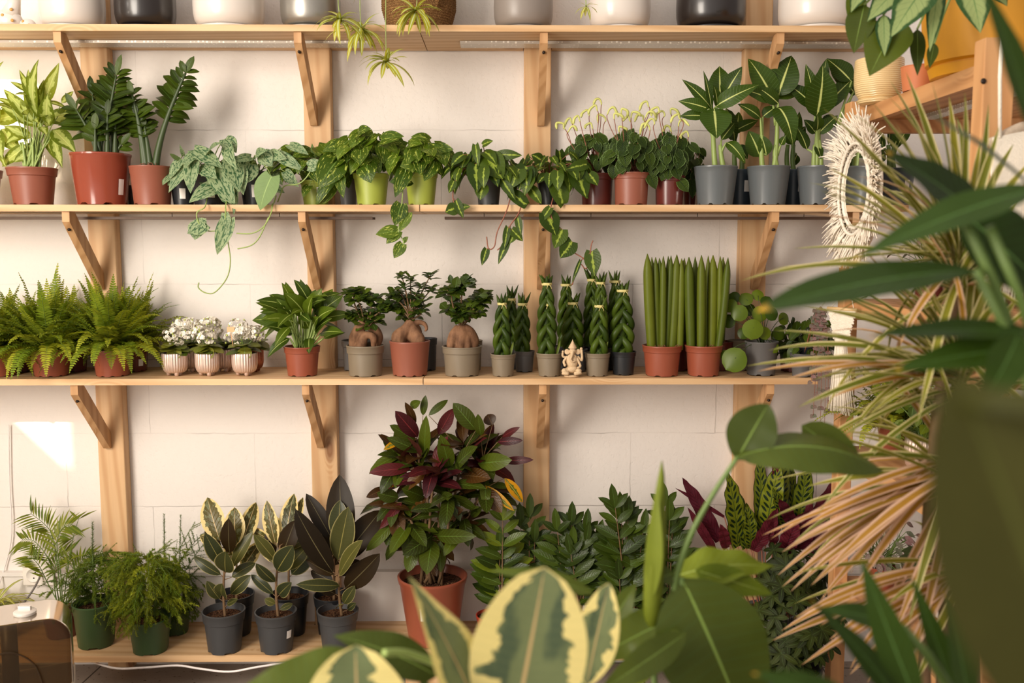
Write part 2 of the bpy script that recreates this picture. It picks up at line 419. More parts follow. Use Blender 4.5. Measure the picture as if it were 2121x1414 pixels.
for k in (1, 2, 3):
    for i in range(4):
        x = bx[i]; t = thing('diagonal_bracket', 'diagonal pine bracket under the %s shelf on the %s post' % (shn[k], pn[i]), 'bracket', (x+.011, -.05, ZB[k]-.235), 'diagonal brackets under the shelves')
        m = MB(); z = ZB[k]-.0005; w = .022
        prof = [(-.268, z), (-.232, z), (-.0455, z-.19), (-.0455, z-.238), (-.058, z-.238), (-.268, z-.03)]
        P = [(x+q*w, a, b) for q in (0, 1) for a, b in prof]
        F = [(0,1,2,3,4,5), (11,10,9,8,7,6)]+[(j, j+6, (j+1) % 6+6, (j+1) % 6) for j in range(6)]
        m.add(P, F); st_ = m.build('strut', WB, t, smooth=False)
        for (yy, zz) in ((-.252, z-.052), (-.0615, z-.215)):
            s_ = MB(); s_.tube([(x+w/2, yy-.001, zz), (x+w/2, yy+.01, zz)], .0042, 10); s_.build('screw', M_SCREW, st_)
def strip_mat():
    q = NT('perforated_light_strip'); g = q.n('NewGeometry').outputs['Position']
    vo = q.n('TexVoronoi'); q.t.links.new(q.mapping(g, (80,80,80)), vo.inputs['Vector']); vo.inputs['Randomness'].default_value = .25; vo.inputs['Scale'].default_value = 1
    q.fin(q.mix(q.rng(vo.outputs['Distance'], .28, .36, 1, 0), lin((196,188,176)), lin((246,242,232))), .35, .35); return q.m
MS = strip_mat()
for k, a, b, lab in ((1, -1.8, -.40, 'left, underside of the top shelf'), (1, -.13, 1.1, 'right, underside of the top shelf'), (2, -1.8, -.40, 'left, underside of the second shelf'), (2, -.18, 1.1, 'right, underside of the second shelf')):
    t = thing('light_strip', 'long metal plant light strip at %s' % lab, 'light strip', (a, -.12, ZB[k]), 'light strips under the shelves')
    z = ZB[k]; h = .007 if k == 1 else .018
    m = MB(); m.box(a, b, -.155, -.095, z-h-.002, z-h); m.box(a, b, -.157, -.155, z-h-.002, z-h+.006); m.box(a, b, -.095, -.093, z-h-.002, z-h+.006)
    m.build('strip', MS if k == 1 else M_STRIPM, t, smooth=False)
    x = a+.12
    while x < b-.05:
        MB().tube([(x, -.125, z-h), (x, -.125, z-.0005)], .0011, 5).build('hanger', M_SCREW, t); x += .33
# support leg and cable below the bottom shelf
m = MB().box(-.305, -.165, -.26, -.215, FZ+.0005, ZB[4]-.0005); tag(m.build('shelf_support', WP[1], None, smooth=False), 'short pine leg under the seam of the bottom shelf', 'support block')
cb = MB(); cb.tube(crom([(-1.35,-.2,.316), (-1.2,-.285,.312), (-1.1,-.29,.314), (-1.0,-.285,.318), (-.93,-.29,.310), (-.84,-.29,.300), (-.75,-.285,.313), (-.6,-.24,.318)], 6), .0035, 6)
tag(cb.build('power_cable', m_plain('white_cable', (236,228,224), .4), None), 'white power cable drooping along the underside of the bottom shelf', 'cable')
# wall socket
def socket():
    c = at(72, 1189, -.028); t = thing('wall_socket', 'white double wall socket beside the palm at the lower left', 'socket', (c.x, -.0265, c.z))
    m = MB(); m.box(c.x-.036, c.x+.066, -.037, -.0265, c.z-.036, c.z+.036); o = m.build('plate', M_WHITE, t, smooth=False); b = o.modifiers.new('b', 'BEVEL'); b.width = .004; b.segments = 3
    m = MB(); m.lathe([(.002,0),(.020,0),(.0215,.003),(.0235,.003),(.0235,0)], (0,0,0), 28)
    m.v = [(c.x+a, -.0375-zz, c.z+b) for a, b, zz in m.v]; m.build('rim', M_WHITE, t)
    for d in (-.0095, .0095):
        h = MB(); h.tube([(c.x+.004+d*.3, -.0385, c.z+d), (c.x+.004+d*.3, -.036, c.z+d)], .0026, 10); h.build('hole', M_SCREW, t)
socket()
cb = MB(); cb.tube(curve_px([(18,880,-.012), (20,1000,-.012), (24,1080,-.013), (21,1130,-.013), (8,1180,-.014), (-8,1225,-.06)]), .0022, 5)
tag(cb.build('hanging_cable', bpy.data.materials['white_cable'], None), 'thin white cable hanging down the wall at the left edge', 'cable')
cb = MB(); cb.tube(curve_px([(84,1186,-.04), (80,1200,-.06), (66,1225,-.10), (40,1260,-.14)]), .0035, 6)
tag(cb.build('plug_cable', m_plain('grey_cable', (120,112,106), .5), None), 'grey cable running from the wall socket down behind the humidifier', 'cable')

# ---------------------------------------------------------------- pots
P_TERRA = m_plain('terracotta_plastic', (141,81,62), .42, var=.04, scale=12)
P_RED = m_plain('glossy_red_plastic', (141,66,47), .16, var=.04, scale=12)
P_ORANGE = m_plain('orange_plastic', (144,74,52), .36, var=.04, scale=12)
P_MAROON = m_plain('maroon_plastic', (100,44,37), .25, var=.05, scale=12)
P_BEIGE = m_plain('taupe_plastic', (126,113,94), .42, var=.04, scale=12)
P_GREY = m_plain('mid_grey_plastic', (94,92,91), .4, var=.04, scale=12)
P_BLACK = m_plain('black_plastic', (34,36,39), .35, var=.05, scale=12)
P_CHAR = m_plain('charcoal_plastic', (61,61,62), .45, var=.05, scale=12)
P_BLUE = m_plain('blue_grey_plastic', (94,99,101), .3, var=.04, scale=12)
P_NAVY = m_plain('dark_blue_grey_plastic', (52,62,71), .32, var=.04, scale=12)
P_LIME = m_plain('lime_plastic', (160,171,68), .42, var=.03, scale=12)
P_GREEN = m_plain('green_plastic', (55,77,42), .42, var=.05, scale=12)
def soil_mat():
    q = NT('potting_soil'); g = q.obj(); n1 = q.noise(g, 160, 4, .7)
    c = q.mix(q.rng(n1, .4, .65), lin((46,30,22)), lin((112,76,52))); c = q.mix(q.rng(q.noise(g, 330, 2), .64, .7), c, lin((190,150,110)))
    q.fin(c, .95, 0, .1); q.bump(n1, 1.0, .01); return q.m
SOIL = soil_mat()
M_LABEL = m_plain('white_sticker', (236,230,224), .5, var=.01)
M_INK = m_plain('sticker_ink', (70,64,60), .6)
def pot_prof(r, h, taper=.76, lip=.17, step=.035, wall=.03):
    b = r*taper; zl = h*(1-lip); rl = b+(r-b)*(1-lip)-r*step
    rt = r
    return [(b*.15, 0.001), (b*.93, .001), (b, h*.015), (b*1.005, h*.06), (rl, zl-h*.01), (rl+r*step, zl+h*.008), (rt*.985, h*.955), (rt, h*.965), (rt, h*.995), (rt*.985, h), (rt*(1-wall*2), h), (rt*(1-wall*2.2), h*.95), (rl*.93, zl), (b*.93, h*.25), (b*.9, h*.1)]
def make_pot(t, c, r, h, mat, taper=.76, lip=.17, step=.035, notch=True, fill=.9, sticker=None, soil=True, lobes=5, **_):
    m = MB(); n = 60
    m.lathe(pot_prof(r, h, taper, lip, step), c, n, notch=((1, 2), n//lobes, max(2, n//lobes//3), h*.035) if notch else None)
    po = m.build('pot', mat, t, sharp=40)
    if soil:
        rr = r*(taper+(1-taper)*fill)*.93; s = MB(); rows = []
        for i in range(7):
            q = rr*i/6
            rows.append([V(c)+V((q*math.cos(2*PI*k/24), q*math.sin(2*PI*k/24), h*fill+R.uniform(-.004, .004)*(i < 6))) for k in range(25)])
        for r_ in rows: r_[-1] = r_[0]
        s.grid(rows); s.f = [tuple(reversed(q)) for q in s.f]; s.build('soil', SOIL, t)
    if sticker:
        a0, z0, wa, hz = sticker; m = MB(); rows = []
        for i in range(4):
            z = z0*h+(i/3-.5)*hz*h; f = z/h; rr = r*(taper+(1-taper)*f)*1.0+.0015
            rows.append([V(c)+V((rr*math.sin(a0+wa*(j/4-.5)), -rr*math.cos(a0+wa*(j/4-.5)), z)) for j in range(5)])
        m.grid(rows); m.build('sticker', M_LABEL, po, smooth=False)
def shelf_pot(k, cx, top, rim, Y, name, label, cat, mat, group=None, bot=None, **kw):
    """pot of rim width `rim` px, rim row `top` px, centred at px cx and depth Y on shelf k"""
    zt = ZT[k]+.0005; c = at(cx, top, Y); X = at(cx, (top+505)/2 if k < 3 else top+30, Y).x
    r = rim/2/ppm(Y-rim/2/ppm(Y)*.5); h = c.z-zt
    t = thing(name, label, cat, (X, Y, zt), group)
    make_pot(t, V((X, Y, zt)), r, h, mat, **kw)
    return t, V((X, Y, zt+h)), r, h
# ---------------------------------------------------------------- leaf and stem materials
ST_GREEN = m_plain('green_stem', (96,120,52), .5, var=.12, scale=18)
ST_PALE = m_plain('pale_green_stem', (150,170,92), .45, var=.08, scale=18)
ST_BROWN = m_plain('brown_stem', (122,92,60), .7, var=.2, scale=30, bump=.4)
ST_RED = m_plain('reddish_stem', (146,88,66), .5, var=.1, scale=18)
ST_DARK = m_plain('dark_green_stem', (58,74,36), .5, var=.12, scale=18)
L_ZZ = m_leaf('zz_leaf', (28,50,20), (56,88,34), .3, mid=(80,110,50), midw=.05, under=(84,112,58), trans=.15)
L_ZZ2 = m_leaf('zz_leaf_fresh', (46,76,34), (96,132,54), .28, mid=(110,140,70), midw=.05, under=(110,140,70), trans=.18)
L_DIEF_Y = m_leaf('yellow_green_dumbcane_leaf', (86,124,48), (118,154,66), .42, center=(190,202,112), cen_w=.45, cen_n=.75, mid=(222,226,150), midw=.07, nv=11, vein=(214,220,130), vst=.1, trans=.4)
L_DIEF_D = m_leaf('dark_dumbcane_leaf', (36,66,26), (52,90,36), .36, mid=(206,214,130), midw=.10, vein=(96,128,60), nv=15, vst=.35, vk=1.4, under=(84,114,56), trans=.25)
L_SILVER = m_leaf('silver_pothos_leaf', (60,94,60), (70,106,66), .5, blot=(148,164,122), blot_th=.47, blot_sc=(7.5, 9), mid=(60,94,54), midw=.07, under=(134,160,100), trans=.22)
L_SILVP = m_leaf('silver_pothos_back', (128,156,100), (140,166,108), .5, mid=(160,186,120), midw=.06, trans=.3)
L_POTH = m_leaf('pothos_leaf', (44,82,32), (76,118,44), .32, blot=(196,204,96), blot_th=.60, blot_sc=(4, 12), mid=(120,150,70), midw=.05, under=(104,138,66), trans=.28)
L_BRAS = m_leaf('two_tone_philodendron_leaf', (38,70,32), (62,98,42), .34, center=(150,170,64), cen_w=.13, cen_n=.42, mid=(170,182,80), midw=.05, under=(110,138,60), trans=.28)
L_PEP = m_leaf('rippled_peperomia_leaf', (36,66,34), (58,94,44), .38, mid=(34,50,26), midw=.08, vein=(28,46,24), nv=7, vk=3.4, vst=.75, bump=1.0, trans=.2, rim=(120,146,84))
L_FERN = m_leaf('fern_leaf', (100,148,62), (156,194,98), .5, trans=.42, bump=0)
L_KAL = m_leaf('kalanchoe_leaf', (56,90,48), (112,134,66), .4, mid=(120,146,80), midw=.05, trans=.15)
L_BIRK = m_leaf('striped_philodendron_leaf', (44,76,28), (78,116,42), .3, mid=(186,200,110), midw=.08, vein=(110,142,66), nv=14, vst=.22, vk=3.0, under=(104,134,62), trans=.25)
L_FIC = m_leaf('small_fig_leaf', (30,56,26), (70,104,46), .3, mid=(100,130,70), midw=.06, under=(100,128,74), trans=.18)
L_PIL = m_leaf('round_coin_leaf', (40,76,30), (84,122,48), .32, trans=.2, bump=0)
L_RUB = m_leaf('variegated_rubber_leaf', (50,62,42), (76,84,58), .28, edge=(222,200,138), edge_at=.68, edge_n=.42, edge_sc=(11, 5), mid=(190,164,116), midw=.06, blot=(110,114,80), blot_th=.56, blot_sc=(7, 4), under=(150,140,78), trans=.2)
L_RUBG = m_leaf('olive_rubber_leaf', (50,56,34), (94,92,42), .28, mid=(146,136,74), midw=.05, rim=(150,140,90), nv=16, vk=.8, vein=(84,88,50), vst=.2, under=(116,108,48), trans=.2, bump=.06)
L_RUBD = m_leaf('burgundy_rubber_leaf', (20,20,18), (40,36,24), .4, mid=(96,88,60), midw=.05, nv=18, vk=.8, under=(96,92,46), trans=.08, spec=.15, bump=.02)
L_CROT = m_leaf('croton_green_leaf', (34,50,24), (66,94,36), .3, mid=(96,124,50), midw=.05, vein=(84,112,44), nv=10, vk=2, vst=.4, under=(76,64,38), trans=.2)
L_CROTR = m_leaf('croton_maroon_leaf', (58,20,26), (96,36,36), .3, mid=(130,50,52), midw=.06, vein=(40,20,20), nv=10, vk=2, vst=.4, under=(90,50,40), trans=.22)
L_CROTB = m_leaf('croton_bronze_leaf', (46,36,26), (72,58,34), .28, mid=(110,84,50), midw=.05, vein=(90,74,44), nv=10, vk=2, vst=.35, trans=.15)
L_CROTY = m_leaf('croton_yellow_leaf', (150,140,40), (196,164,46), .3, mid=(206,186,80), midw=.07, center=(84,100,34), cen_w=.3, cen_n=.6, trans=.3)
L_RATT = m_leaf('rattlesnake_leaf', (78,110,40), (104,136,50), .38, spot=((26,44,20), 13.0), mid=(50,74,30), midw=.05, under=(96,30,42), trans=.2, bump=.5)
L_RATM = m_leaf('maroon_calathea_back', (80,24,38), (112,38,50), .4, mid=(64,16,28), midw=.06, vein=(60,16,28), nv=14, vst=.5, trans=.25, bump=.6)
L_CONIF = m_leaf('feathery_needle', (84,128,52), (136,172,82), .5, trans=.3, bump=0)
L_CONID = m_leaf('dark_feathery_needle', (62,102,54), (106,146,74), .5, trans=.25, bump=0)
L_PALM = m_leaf('palm_leaf', (74,112,48), (112,142,66), .45, trans=.3, bump=0)
L_DRAC = m_leaf('striped_dracaena_blade', (84,112,56), (122,142,72), .4, edge=(214,200,146), edge_at=.68, edge_n=.06, trans=.3, bump=0)
L_DRACP = m_leaf('pink_dracaena_blade', (124,118,74), (152,136,92), .4, edge=(214,176,152), edge_at=.54, edge_n=.08, trans=.3, bump=0)
L_SPID = m_leaf('spider_plant_blade', (134,168,84), (168,194,108), .4, mid=(216,226,168), midw=.4, trans=.4, bump=0)
L_BIG = m_leaf('large_green_leaf', (48,72,38), (74,104,56), .35, mid=(130,156,76), midw=.035, nv=16, vk=1.2, vein=(74,104,56), vst=.2, under=(96,124,60), trans=.25, bump=.05)
L_BIGL = m_leaf('light_green_leaf', (84,122,48), (112,146,62), .35, mid=(160,176,90), midw=.05, nv=12, vein=(130,156,76), vst=.25, trans=.35)
L_PHIL = m_leaf('deep_green_leaf', (28,54,24), (42,76,32), .32, mid=(90,124,66), midw=.04, nv=12, vein=(46,84,40), vst=.25, tip=(206,160,60), trans=.2)
L_OLIVE = m_leaf('olive_brown_leaf', (60,60,18), (70,68,22), .4, mid=(80,84,34), midw=.05, trans=.12, bump=.1)
L_VARF = m_leaf('cream_edged_fig_leaf', (112,124,86), (128,138,98), .42, patch=(78,92,70), patch_th=.56, edge=(226,210,140), edge_at=.62, edge_n=.75, edge_sc=(6.5, 2.2), mid=(196,168,120), midw=.045, nv=18, vk=.9, vein=(140,146,96), vst=.12, trans=.3, bump=.03)
L_AGL = m_leaf('silver_aglaonema_leaf', (44,74,36), (56,88,44), .4, center=(146,162,104), cen_w=.66, cen_n=.3, mid=(90,124,70), midw=.05, nv=10, vein=(90,124,76), vst=.3, under=(96,134,70), trans=.25)
L_SCHEF = m_leaf('small_umbrella_leaf', (24,40,18), (48,70,28), .55, mid=(80,104,52), midw=.06, under=(60,84,38), trans=.2)
L_STRH = m_leaf('string_of_hearts_leaf', (96,108,84), (160,104,116), .45, blot=(150,150,130), blot_th=.55, trans=.2, bump=0)
M_BAND = m_plain('raffia_tie', (214,200,130), .6, var=.08)

# ---------------------------------------------------------------- species builders
def zz_shoot(ml, ms, base, tipd, H, r, L, W, npair, lean=.3, droop=.5, up=.9, first=.3, shape='ellip', face=None):
    """fleshy arching shoot with two ranks of leaflets"""
    base = V(base); d = V(tipd).normalized(); side = V((d.x, d.y, 0)); side = side.normalized() if side.length > .05 else V((1, 0, 0))
    pts = []; p = V(base); dd = (V((0,0,1))*1.0+d*.35).normalized(); N = 14
    for i in range(N+1):
        pts.append(V(p)); p = p + dd*(H/N); dd = (dd+d*(lean*2.0/N)).normalized()
    ms.tube(pts, [r*(1-.72*(i/N)) for i in range(N+1)], 7, R.random())
    for j in range(npair):
        t = first+(1-first)*(j/(npair-1)) if npair > 1 else .9
        q = t*N; i = min(int(q), N-1); pp = pts[i].lerp(pts[i+1], q-i); ax = (pts[i+1]-pts[i]).normalized()
        nrm = V(face) if face is not None else V((0, -1, .25)); rr = perp(ax.cross(nrm), ax); fr = rr.cross(ax)
        sz = (.72+.45*math.sin(PI*min(1, (t-first)/(1-first)+.15)))*R.uniform(.9, 1.1)
        for s in (-1, 1):
            ld = (rr*s*(.9-.35*t)+ax*(up*(.55+.7*t))+fr*R.uniform(-.35,.35)).normalized()
            leafd(ml, pp, ld, (fr*(-.6 if fr.y > 0 else .6)+ax*.5+V((R.uniform(-.4,.4), 0, 0))), L*sz, W*sz, shape, droop*R.uniform(.5, 1.3), fold=.22, nt=5)
    leafd(ml, pts[-1], dd, V((0, -1, .3)), L*.9, W*.8, shape, .2, nt=5)

def dumbcane(t, c, r, leaves, mat, Y, canes, dy=.03, stems=ST_PALE, extra=0):
    ml, ms = MB(), MB()
    for (bx, by, tx, ty) in canes:
        a = at(bx, by, Y); a.z = c.z-.012; b = at(tx, ty, Y)
        stem(ms, a, b, .0085, (R.uniform(-.006,.006), 0, 0), 8, 8, .006)
    for q in leaves:
        bx, by, tx, ty, w = q[:5]; o = q[5] if len(q) > 5 else {}
        yo = o.get('y', R.uniform(-dy, dy)); b = .7 if 'b' not in o else o['b']
        LP(ml, bx, by, tx, ty, w, Y+yo*.3, yo, 'ovate', b, n=o.get('n'), fold=.18, nt=9, wave=.05, tint=R.random())
        sx, sy = o.get('s', (canes[0][2] if len(canes) == 1 else min(canes, key=lambda k: abs(k[2]-bx))[2], min(by+50, 322)))
        a = at(sx, sy, Y); b2 = at(bx, by, Y+yo*.3)
        stem(ms, a, b2, .0048, (0, 0, .004), 6, 6, .0026)
    ml.build('foliage', mat, t, clamp='plant'); ms.build('stem', stems, t, clamp='plant')

def bush(ml, ms, c, rad, n, L, W, shape, top, down=.5, bend=.6, hemi=-.2, fold=.12, lobe=0, fr=1.3, face=.6, petr=.0013, nt=6, rmin=.55, wave=0, out=.7):
    """leaves on thin petioles filling an ellipsoid round c, petioles rising from `top`"""
    c = V(c); top = V(top)
    for i in range(n):
        while True:
            u = V((R.gauss(0,1), R.gauss(0,1)-.35*(fr-1)*2, R.gauss(0,1))).normalized()
            if u.z > hemi: break
        k = R.uniform(rmin, 1)
        p = c+V((u.x*rad[0], u.y*rad[1], u.z*rad[2]))*k
        p = V(clampv(p))
        d = V((u.x*out, u.y*out, u.z*.35-down+R.uniform(-.3,.3))); d.x += R.uniform(-.4,.4)
        nn = V((u.x*.5+R.uniform(-.3,.3), -face+u.y*.4, .75+R.uniform(-.3,.3)))
        l = L*R.uniform(.7, 1.15); dn = d.normalized()
        leafd(ml, p, d, nn, l, W*l/L*R.uniform(.9,1.1), shape, bend*R.uniform(.4,1.4), fold, lobe, nt=nt, wave=wave)
        if ms is not None:
            a = top+V((R.uniform(-.5,.5)*rad[0]*.4, R.uniform(-.4,.4)*rad[1]*.4, 0))
            stem(ms, a, p+dn*l*.02, petr, (0, 0, .25*abs((p-a).length)*.35), 4, 5, petr*.8)

def vine(ml, ms, pts, leaves, w0=.0017, shape='heart', lobe=.1, bend=.3, mb2=None):
    """hanging vine through pixel/depth points; leaves as (base px, tip px, width px)"""
    ms.tube(curve_px(pts, 6), w0, 5)
    for q in leaves:
        bx, by, tx, ty, w = q[:5]; Y = q[5] if len(q) > 5 else pts[-1][2]
        j = min(pts, key=lambda p: (p[0]-bx)**2+(p[1]-by)**2)
        m = q[6] if len(q) > 6 else ml
        LP(m, bx, by, tx, ty, w, Y, -.006, shape, bend, fold=.12, lobe=lobe, nt=7)
        if (j[0]-bx)**2+(j[1]-by)**2 > 9: stem(ms, at(*j), at(bx, by, Y), w0*.8, None, 4, 3)

def fern(ml, ms, top, n, L, az=None, rise=(.4, 1.2), pin=.027):
    top = V(top)
    for i in range(n):
        a = (az(i) if az else R.uniform(0, 2*PI)); el = R.uniform(*rise); l = L*R.uniform(.65, 1.1)
        d = V((math.cos(a)*math.cos(el), math.sin(a)*math.cos(el), math.sin(el))); p = top+V((math.cos(a), math.sin(a), 0))*R.uniform(0, .025)
        N = 30; pts = [V(p)]; g = R.uniform(1.6, 4.2)*(1.25-.6*el)
        for k in range(N):
            d = (d+V((0,0,-1))*(g/N)*(k/N+.15)).normalized(); p = p+d*(l/N); pts.append(V(p))
        pts = [V(clampv(q)) for q in pts]
        ms.tube(pts, [.0011*(1-.7*k/N) for k in range(N+1)], 4)
        tint = R.uniform(0, 1)
        for k in range(2, N+1):
            ax = (pts[k]-pts[k-1]).normalized() if (pts[k]-pts[k-1]).length > 1e-5 else V((0,0,-1)); side = ax.cross(V((0,0,1)))
            side = side.normalized() if side.length > .1 else V((1,0,0)); up = side.cross(ax)
            pl = pin*math.sin(PI*min(1, (k/N)**.6*.93+.06))**.8*R.uniform(.85, 1.15)
            for s in (-1, 1):
                for h in (0,):
                    q = pts[k].lerp(pts[k-1], h); dd = (side*s+ax*.30+up*R.uniform(-.05,.35)).normalized(); w = l/N*.42
                    m1 = q+dd*pl*.62+up*.001; e = q+dd*pl-up*pl*.2
                    ml.add([q-ax*w*.7, q+ax*w*.7, m1+ax*w, e, m1-ax*w], [(0,1,2,3,4)], [(0,.5)]*5, min(1, max(0, tint+R.uniform(-.15,.15))))

def feather(ml, ms, base, d, L, needle=.010, N=26, droop=1.2, tint=None, sub=0, r0=.0012):
    p = V(base); d = V(d).normalized(); pts = [V(p)]; tint = R.random() if tint is None else tint
    for k in range(N):
        d = (d+V((0,0,-droop/N))).normalized(); p = p+d*(L/N); pts.append(V(p))
    ms.tube(pts, [r0*(1-.8*k/N) for k in range(N+1)], 4)
    for k in range(1, N+1):
        ax = (pts[k]-pts[k-1]).normalized(); o = ax.orthogonal().normalized(); b = ax.cross(o)
        for h in range(7):
            a = R.uniform(0, 2*PI); e = (o*math.cos(a)+b*math.sin(a)+ax*.55).normalized(); q = pts[k].lerp(pts[k-1], R.random())
            l = needle*(1-.45*k/N)*R.uniform(.8,1.2); w = e.cross(ax).normalized()*.0010
            ml.add([q-w, q+w, q+e*l], [(0,1,2)], [(0,.5)]*3, min(1, max(0, tint+R.uniform(-.15,.15))))
    if sub:
        for k in range(2, N-1):
            if R.random() < sub:
                ax = (pts[k]-pts[k-1]).normalized(); a = R.uniform(0, 2*PI); o = ax.orthogonal().normalized(); e = (o*math.cos(a)+ax.cross(o)*math.sin(a)+ax*.9).normalized()
                feather(ml, ms, pts[k], e, L*.42*(1-.5*k/N), needle*.85, 9, droop*.5, tint, 0, r0*.6)

def braid(ml, c, H, W, n=4, r=.0085, tips=4, phase=0.0):
    """plaited cylindrical snake-plant spears"""
    c = V(c); turns = H/.085
    for k in range(n):
        pts = []; rad = []; N = 44
        for i in range(N+1):
            t = i/N; env = W/2*(math.sin(PI*(.20+.72*t))**.8) * (1-.1*t); a = 2*PI*(turns*t*.5+k/n)+phase
            env *= 1-.9*max(0, (t-.88)/.12)*.6
            pts.append(c+V((env*math.sin(a), env*.55*math.sin(2*a)*.8-.004, H*t))); rad.append(r*(1-.35*t))
        ml.tube(pts, rad, 8, R.random())
    ml.tube([c+V((0,.002,0)), c+V((0,.002,H*.5)), c+V((0,.002,H*.95))], [W*.22, W*.26, W*.12], 10, .1)
    for k in range(tips):
        a = 2*PI*k/tips+R.random(); b = c+V((math.sin(a)*.006, math.cos(a)*.005, H*.97)); sp = R.uniform(.006,.016)
        ml.tube([b, b+V((math.sin(a)*sp*.6, math.cos(a)*sp*.5, H*.09)), b+V((math.sin(a)*sp*1.4, math.cos(a)*sp, H*.09+R.uniform(.012,.026)))], [r*.62, r*.5, .0006], 6, R.random())

def tie(t, c, z, w, thick=.004, knot=True):
    m = MB(); rows = []
    m.lathe([(w/2, -thick), (w/2+.0012, -thick*.5), (w/2+.0012, thick*.5), (w/2, thick)], V((c.x, c.y, z)), 18, sy=.8)
    if knot:
        m.ball((c.x+w*.2, c.y-w*.42, z), .0035, 8, 6)
        for s in (-.4, .5): m.tube([(c.x+w*.2, c.y-w*.44, z), (c.x+w*.2+s*.012, c.y-w*.46, z-.007), (c.x+w*.2+s*.016, c.y-w*.44, z-.014)], .0011, 4)
    m.build('tie', M_BAND, t)
# ================================================================ top shelf: glazed planters cut by the frame
C_WHITE = m_plain('white_glaze', (216,207,198), .3, var=.02, scale=5, coat=.3)
C_BLACK = m_plain('black_glaze', (34,28,26), .28, var=.05, scale=8, coat=.3)
C_SILV = m_plain('silver_glaze', (168,164,156), .32, .75, var=.08, scale=40)
C_GREY = m_plain('grey_glaze', (138,128,120), .38, var=.04, scale=10)
C_CREAM = m_plain('cream_glaze', (226,200,150), .32, var=.03, scale=10, coat=.25)
C_ORT = m_plain('terracotta_clay', (196,116,72), .6, var=.06, scale=12)
C_YEL = m_plain('yellow_paint', (216,150,26), .5, var=.05, scale=5)
def planter(cx, w, mat, label, h=.17, Y=-.135, k=1, group='glazed planters on the top shelf', hollow=True):
    zt = ZT[k]+.0005; X = at(cx, 40, Y).x; r = w/2/ppm(Y-.05)
    t = thing('planter', label, 'planter', (X, Y, zt), group)
    s = MB(); s.lathe([(r*.2,.001), (r*.80,.001), (r*.90,.008), (r*.92,.014), (r*.90,.016), (r*.80,.011), (r*.2,.010)], (X,Y,zt), 56); s.build('saucer', mat, t)
    m = MB(); m.lathe([(r*.2,.0165), (r*.72,.0165), (r*.86,.022), (r*.95,.036), (r*.99,.055), (r,.08), (r*.99,h*.8), (r*.96,h-.003), (r*.95,h), (r*.92,h), (r*.91,h-.01), (r*.92,.06), (r*.8,.03), (r*.1,.026)], (X,Y,zt), 64)
    m.build('bowl', mat, t); return t, V((X,Y,zt)), r
planter(151, 126, C_WHITE, 'white glazed planter between the dotted ornament and a black planter on the top shelf')
planter(302, 120, C_BLACK, 'black glazed planter at the left part of the top shelf, above the leftmost post')
planter(475, 142, C_WHITE, 'white glazed planter between the left black planter and the silver one')
planter(644, 122, C_SILV, 'silver metallic planter left of the woven basket on the top shelf')
planter(1084, 121, C_GREY, 'plain grey planter right of the woven basket on the top shelf')
wp, wc, wr = planter(1283, 126, C_WHITE, 'white glazed planter between the grey planter and the right black one')
planter(1472, 141, C_BLACK, 'large black glazed planter near the right end of the top shelf')
planter(1690, 152, C_WHITE, 'wide white glazed planter at the right end of the top shelf')
# dotted animal ornament
def ornament():
    Y = -.16; zt = ZT[1]+.0005; c = at(30, 50, Y); X = c.x
    t = thing('dotted_ornament', 'white ceramic animal ornament with ochre dots at the left end of the top shelf', 'ornament', (X, Y, zt))
    m = MB(); m.ball((X-.02, Y, zt+.034), .034, 20, 14, 1.3, .9, 1.0); m.ball((X+.042, Y-.005, zt+.020), .021, 16, 12, 1.15, .9, .95)
    m.tube([(X-.01,Y,zt+.05),(X+.002,Y,zt+.085),(X+.006,Y,zt+.12)], [.028,.018,.017], 14); m.ball((X+.004,Y-.004,zt+.128), .024, 14, 10)
    m.tube([(X-.008,Y,zt+.14),(X-.012,Y,zt+.17)], [.008,.002], 8); m.tube([(X+.014,Y,zt+.14),(X+.02,Y,zt+.17)], [.008,.002], 8)
    m.build('body', C_WHITE, t)
    oc = m_plain('ochre_dot', (196,146,70), .4)
    for dx, dz in ((.036,.028),(.052,.018),(-.02,.045),(.008,.030),(.004,.062),(-.045,.03),(.056,.008)):
        # sit the dot on the ornament's front
        y = Y-.0305 if dx < .02 else Y-.0225
        if dz > .06: y = Y-.026
        d = MB(); d.ball((X+dx, y+.002, zt+dz), .0048, 10, 6, 1, .55, 1); d.build('dot', oc, t)
ornament()
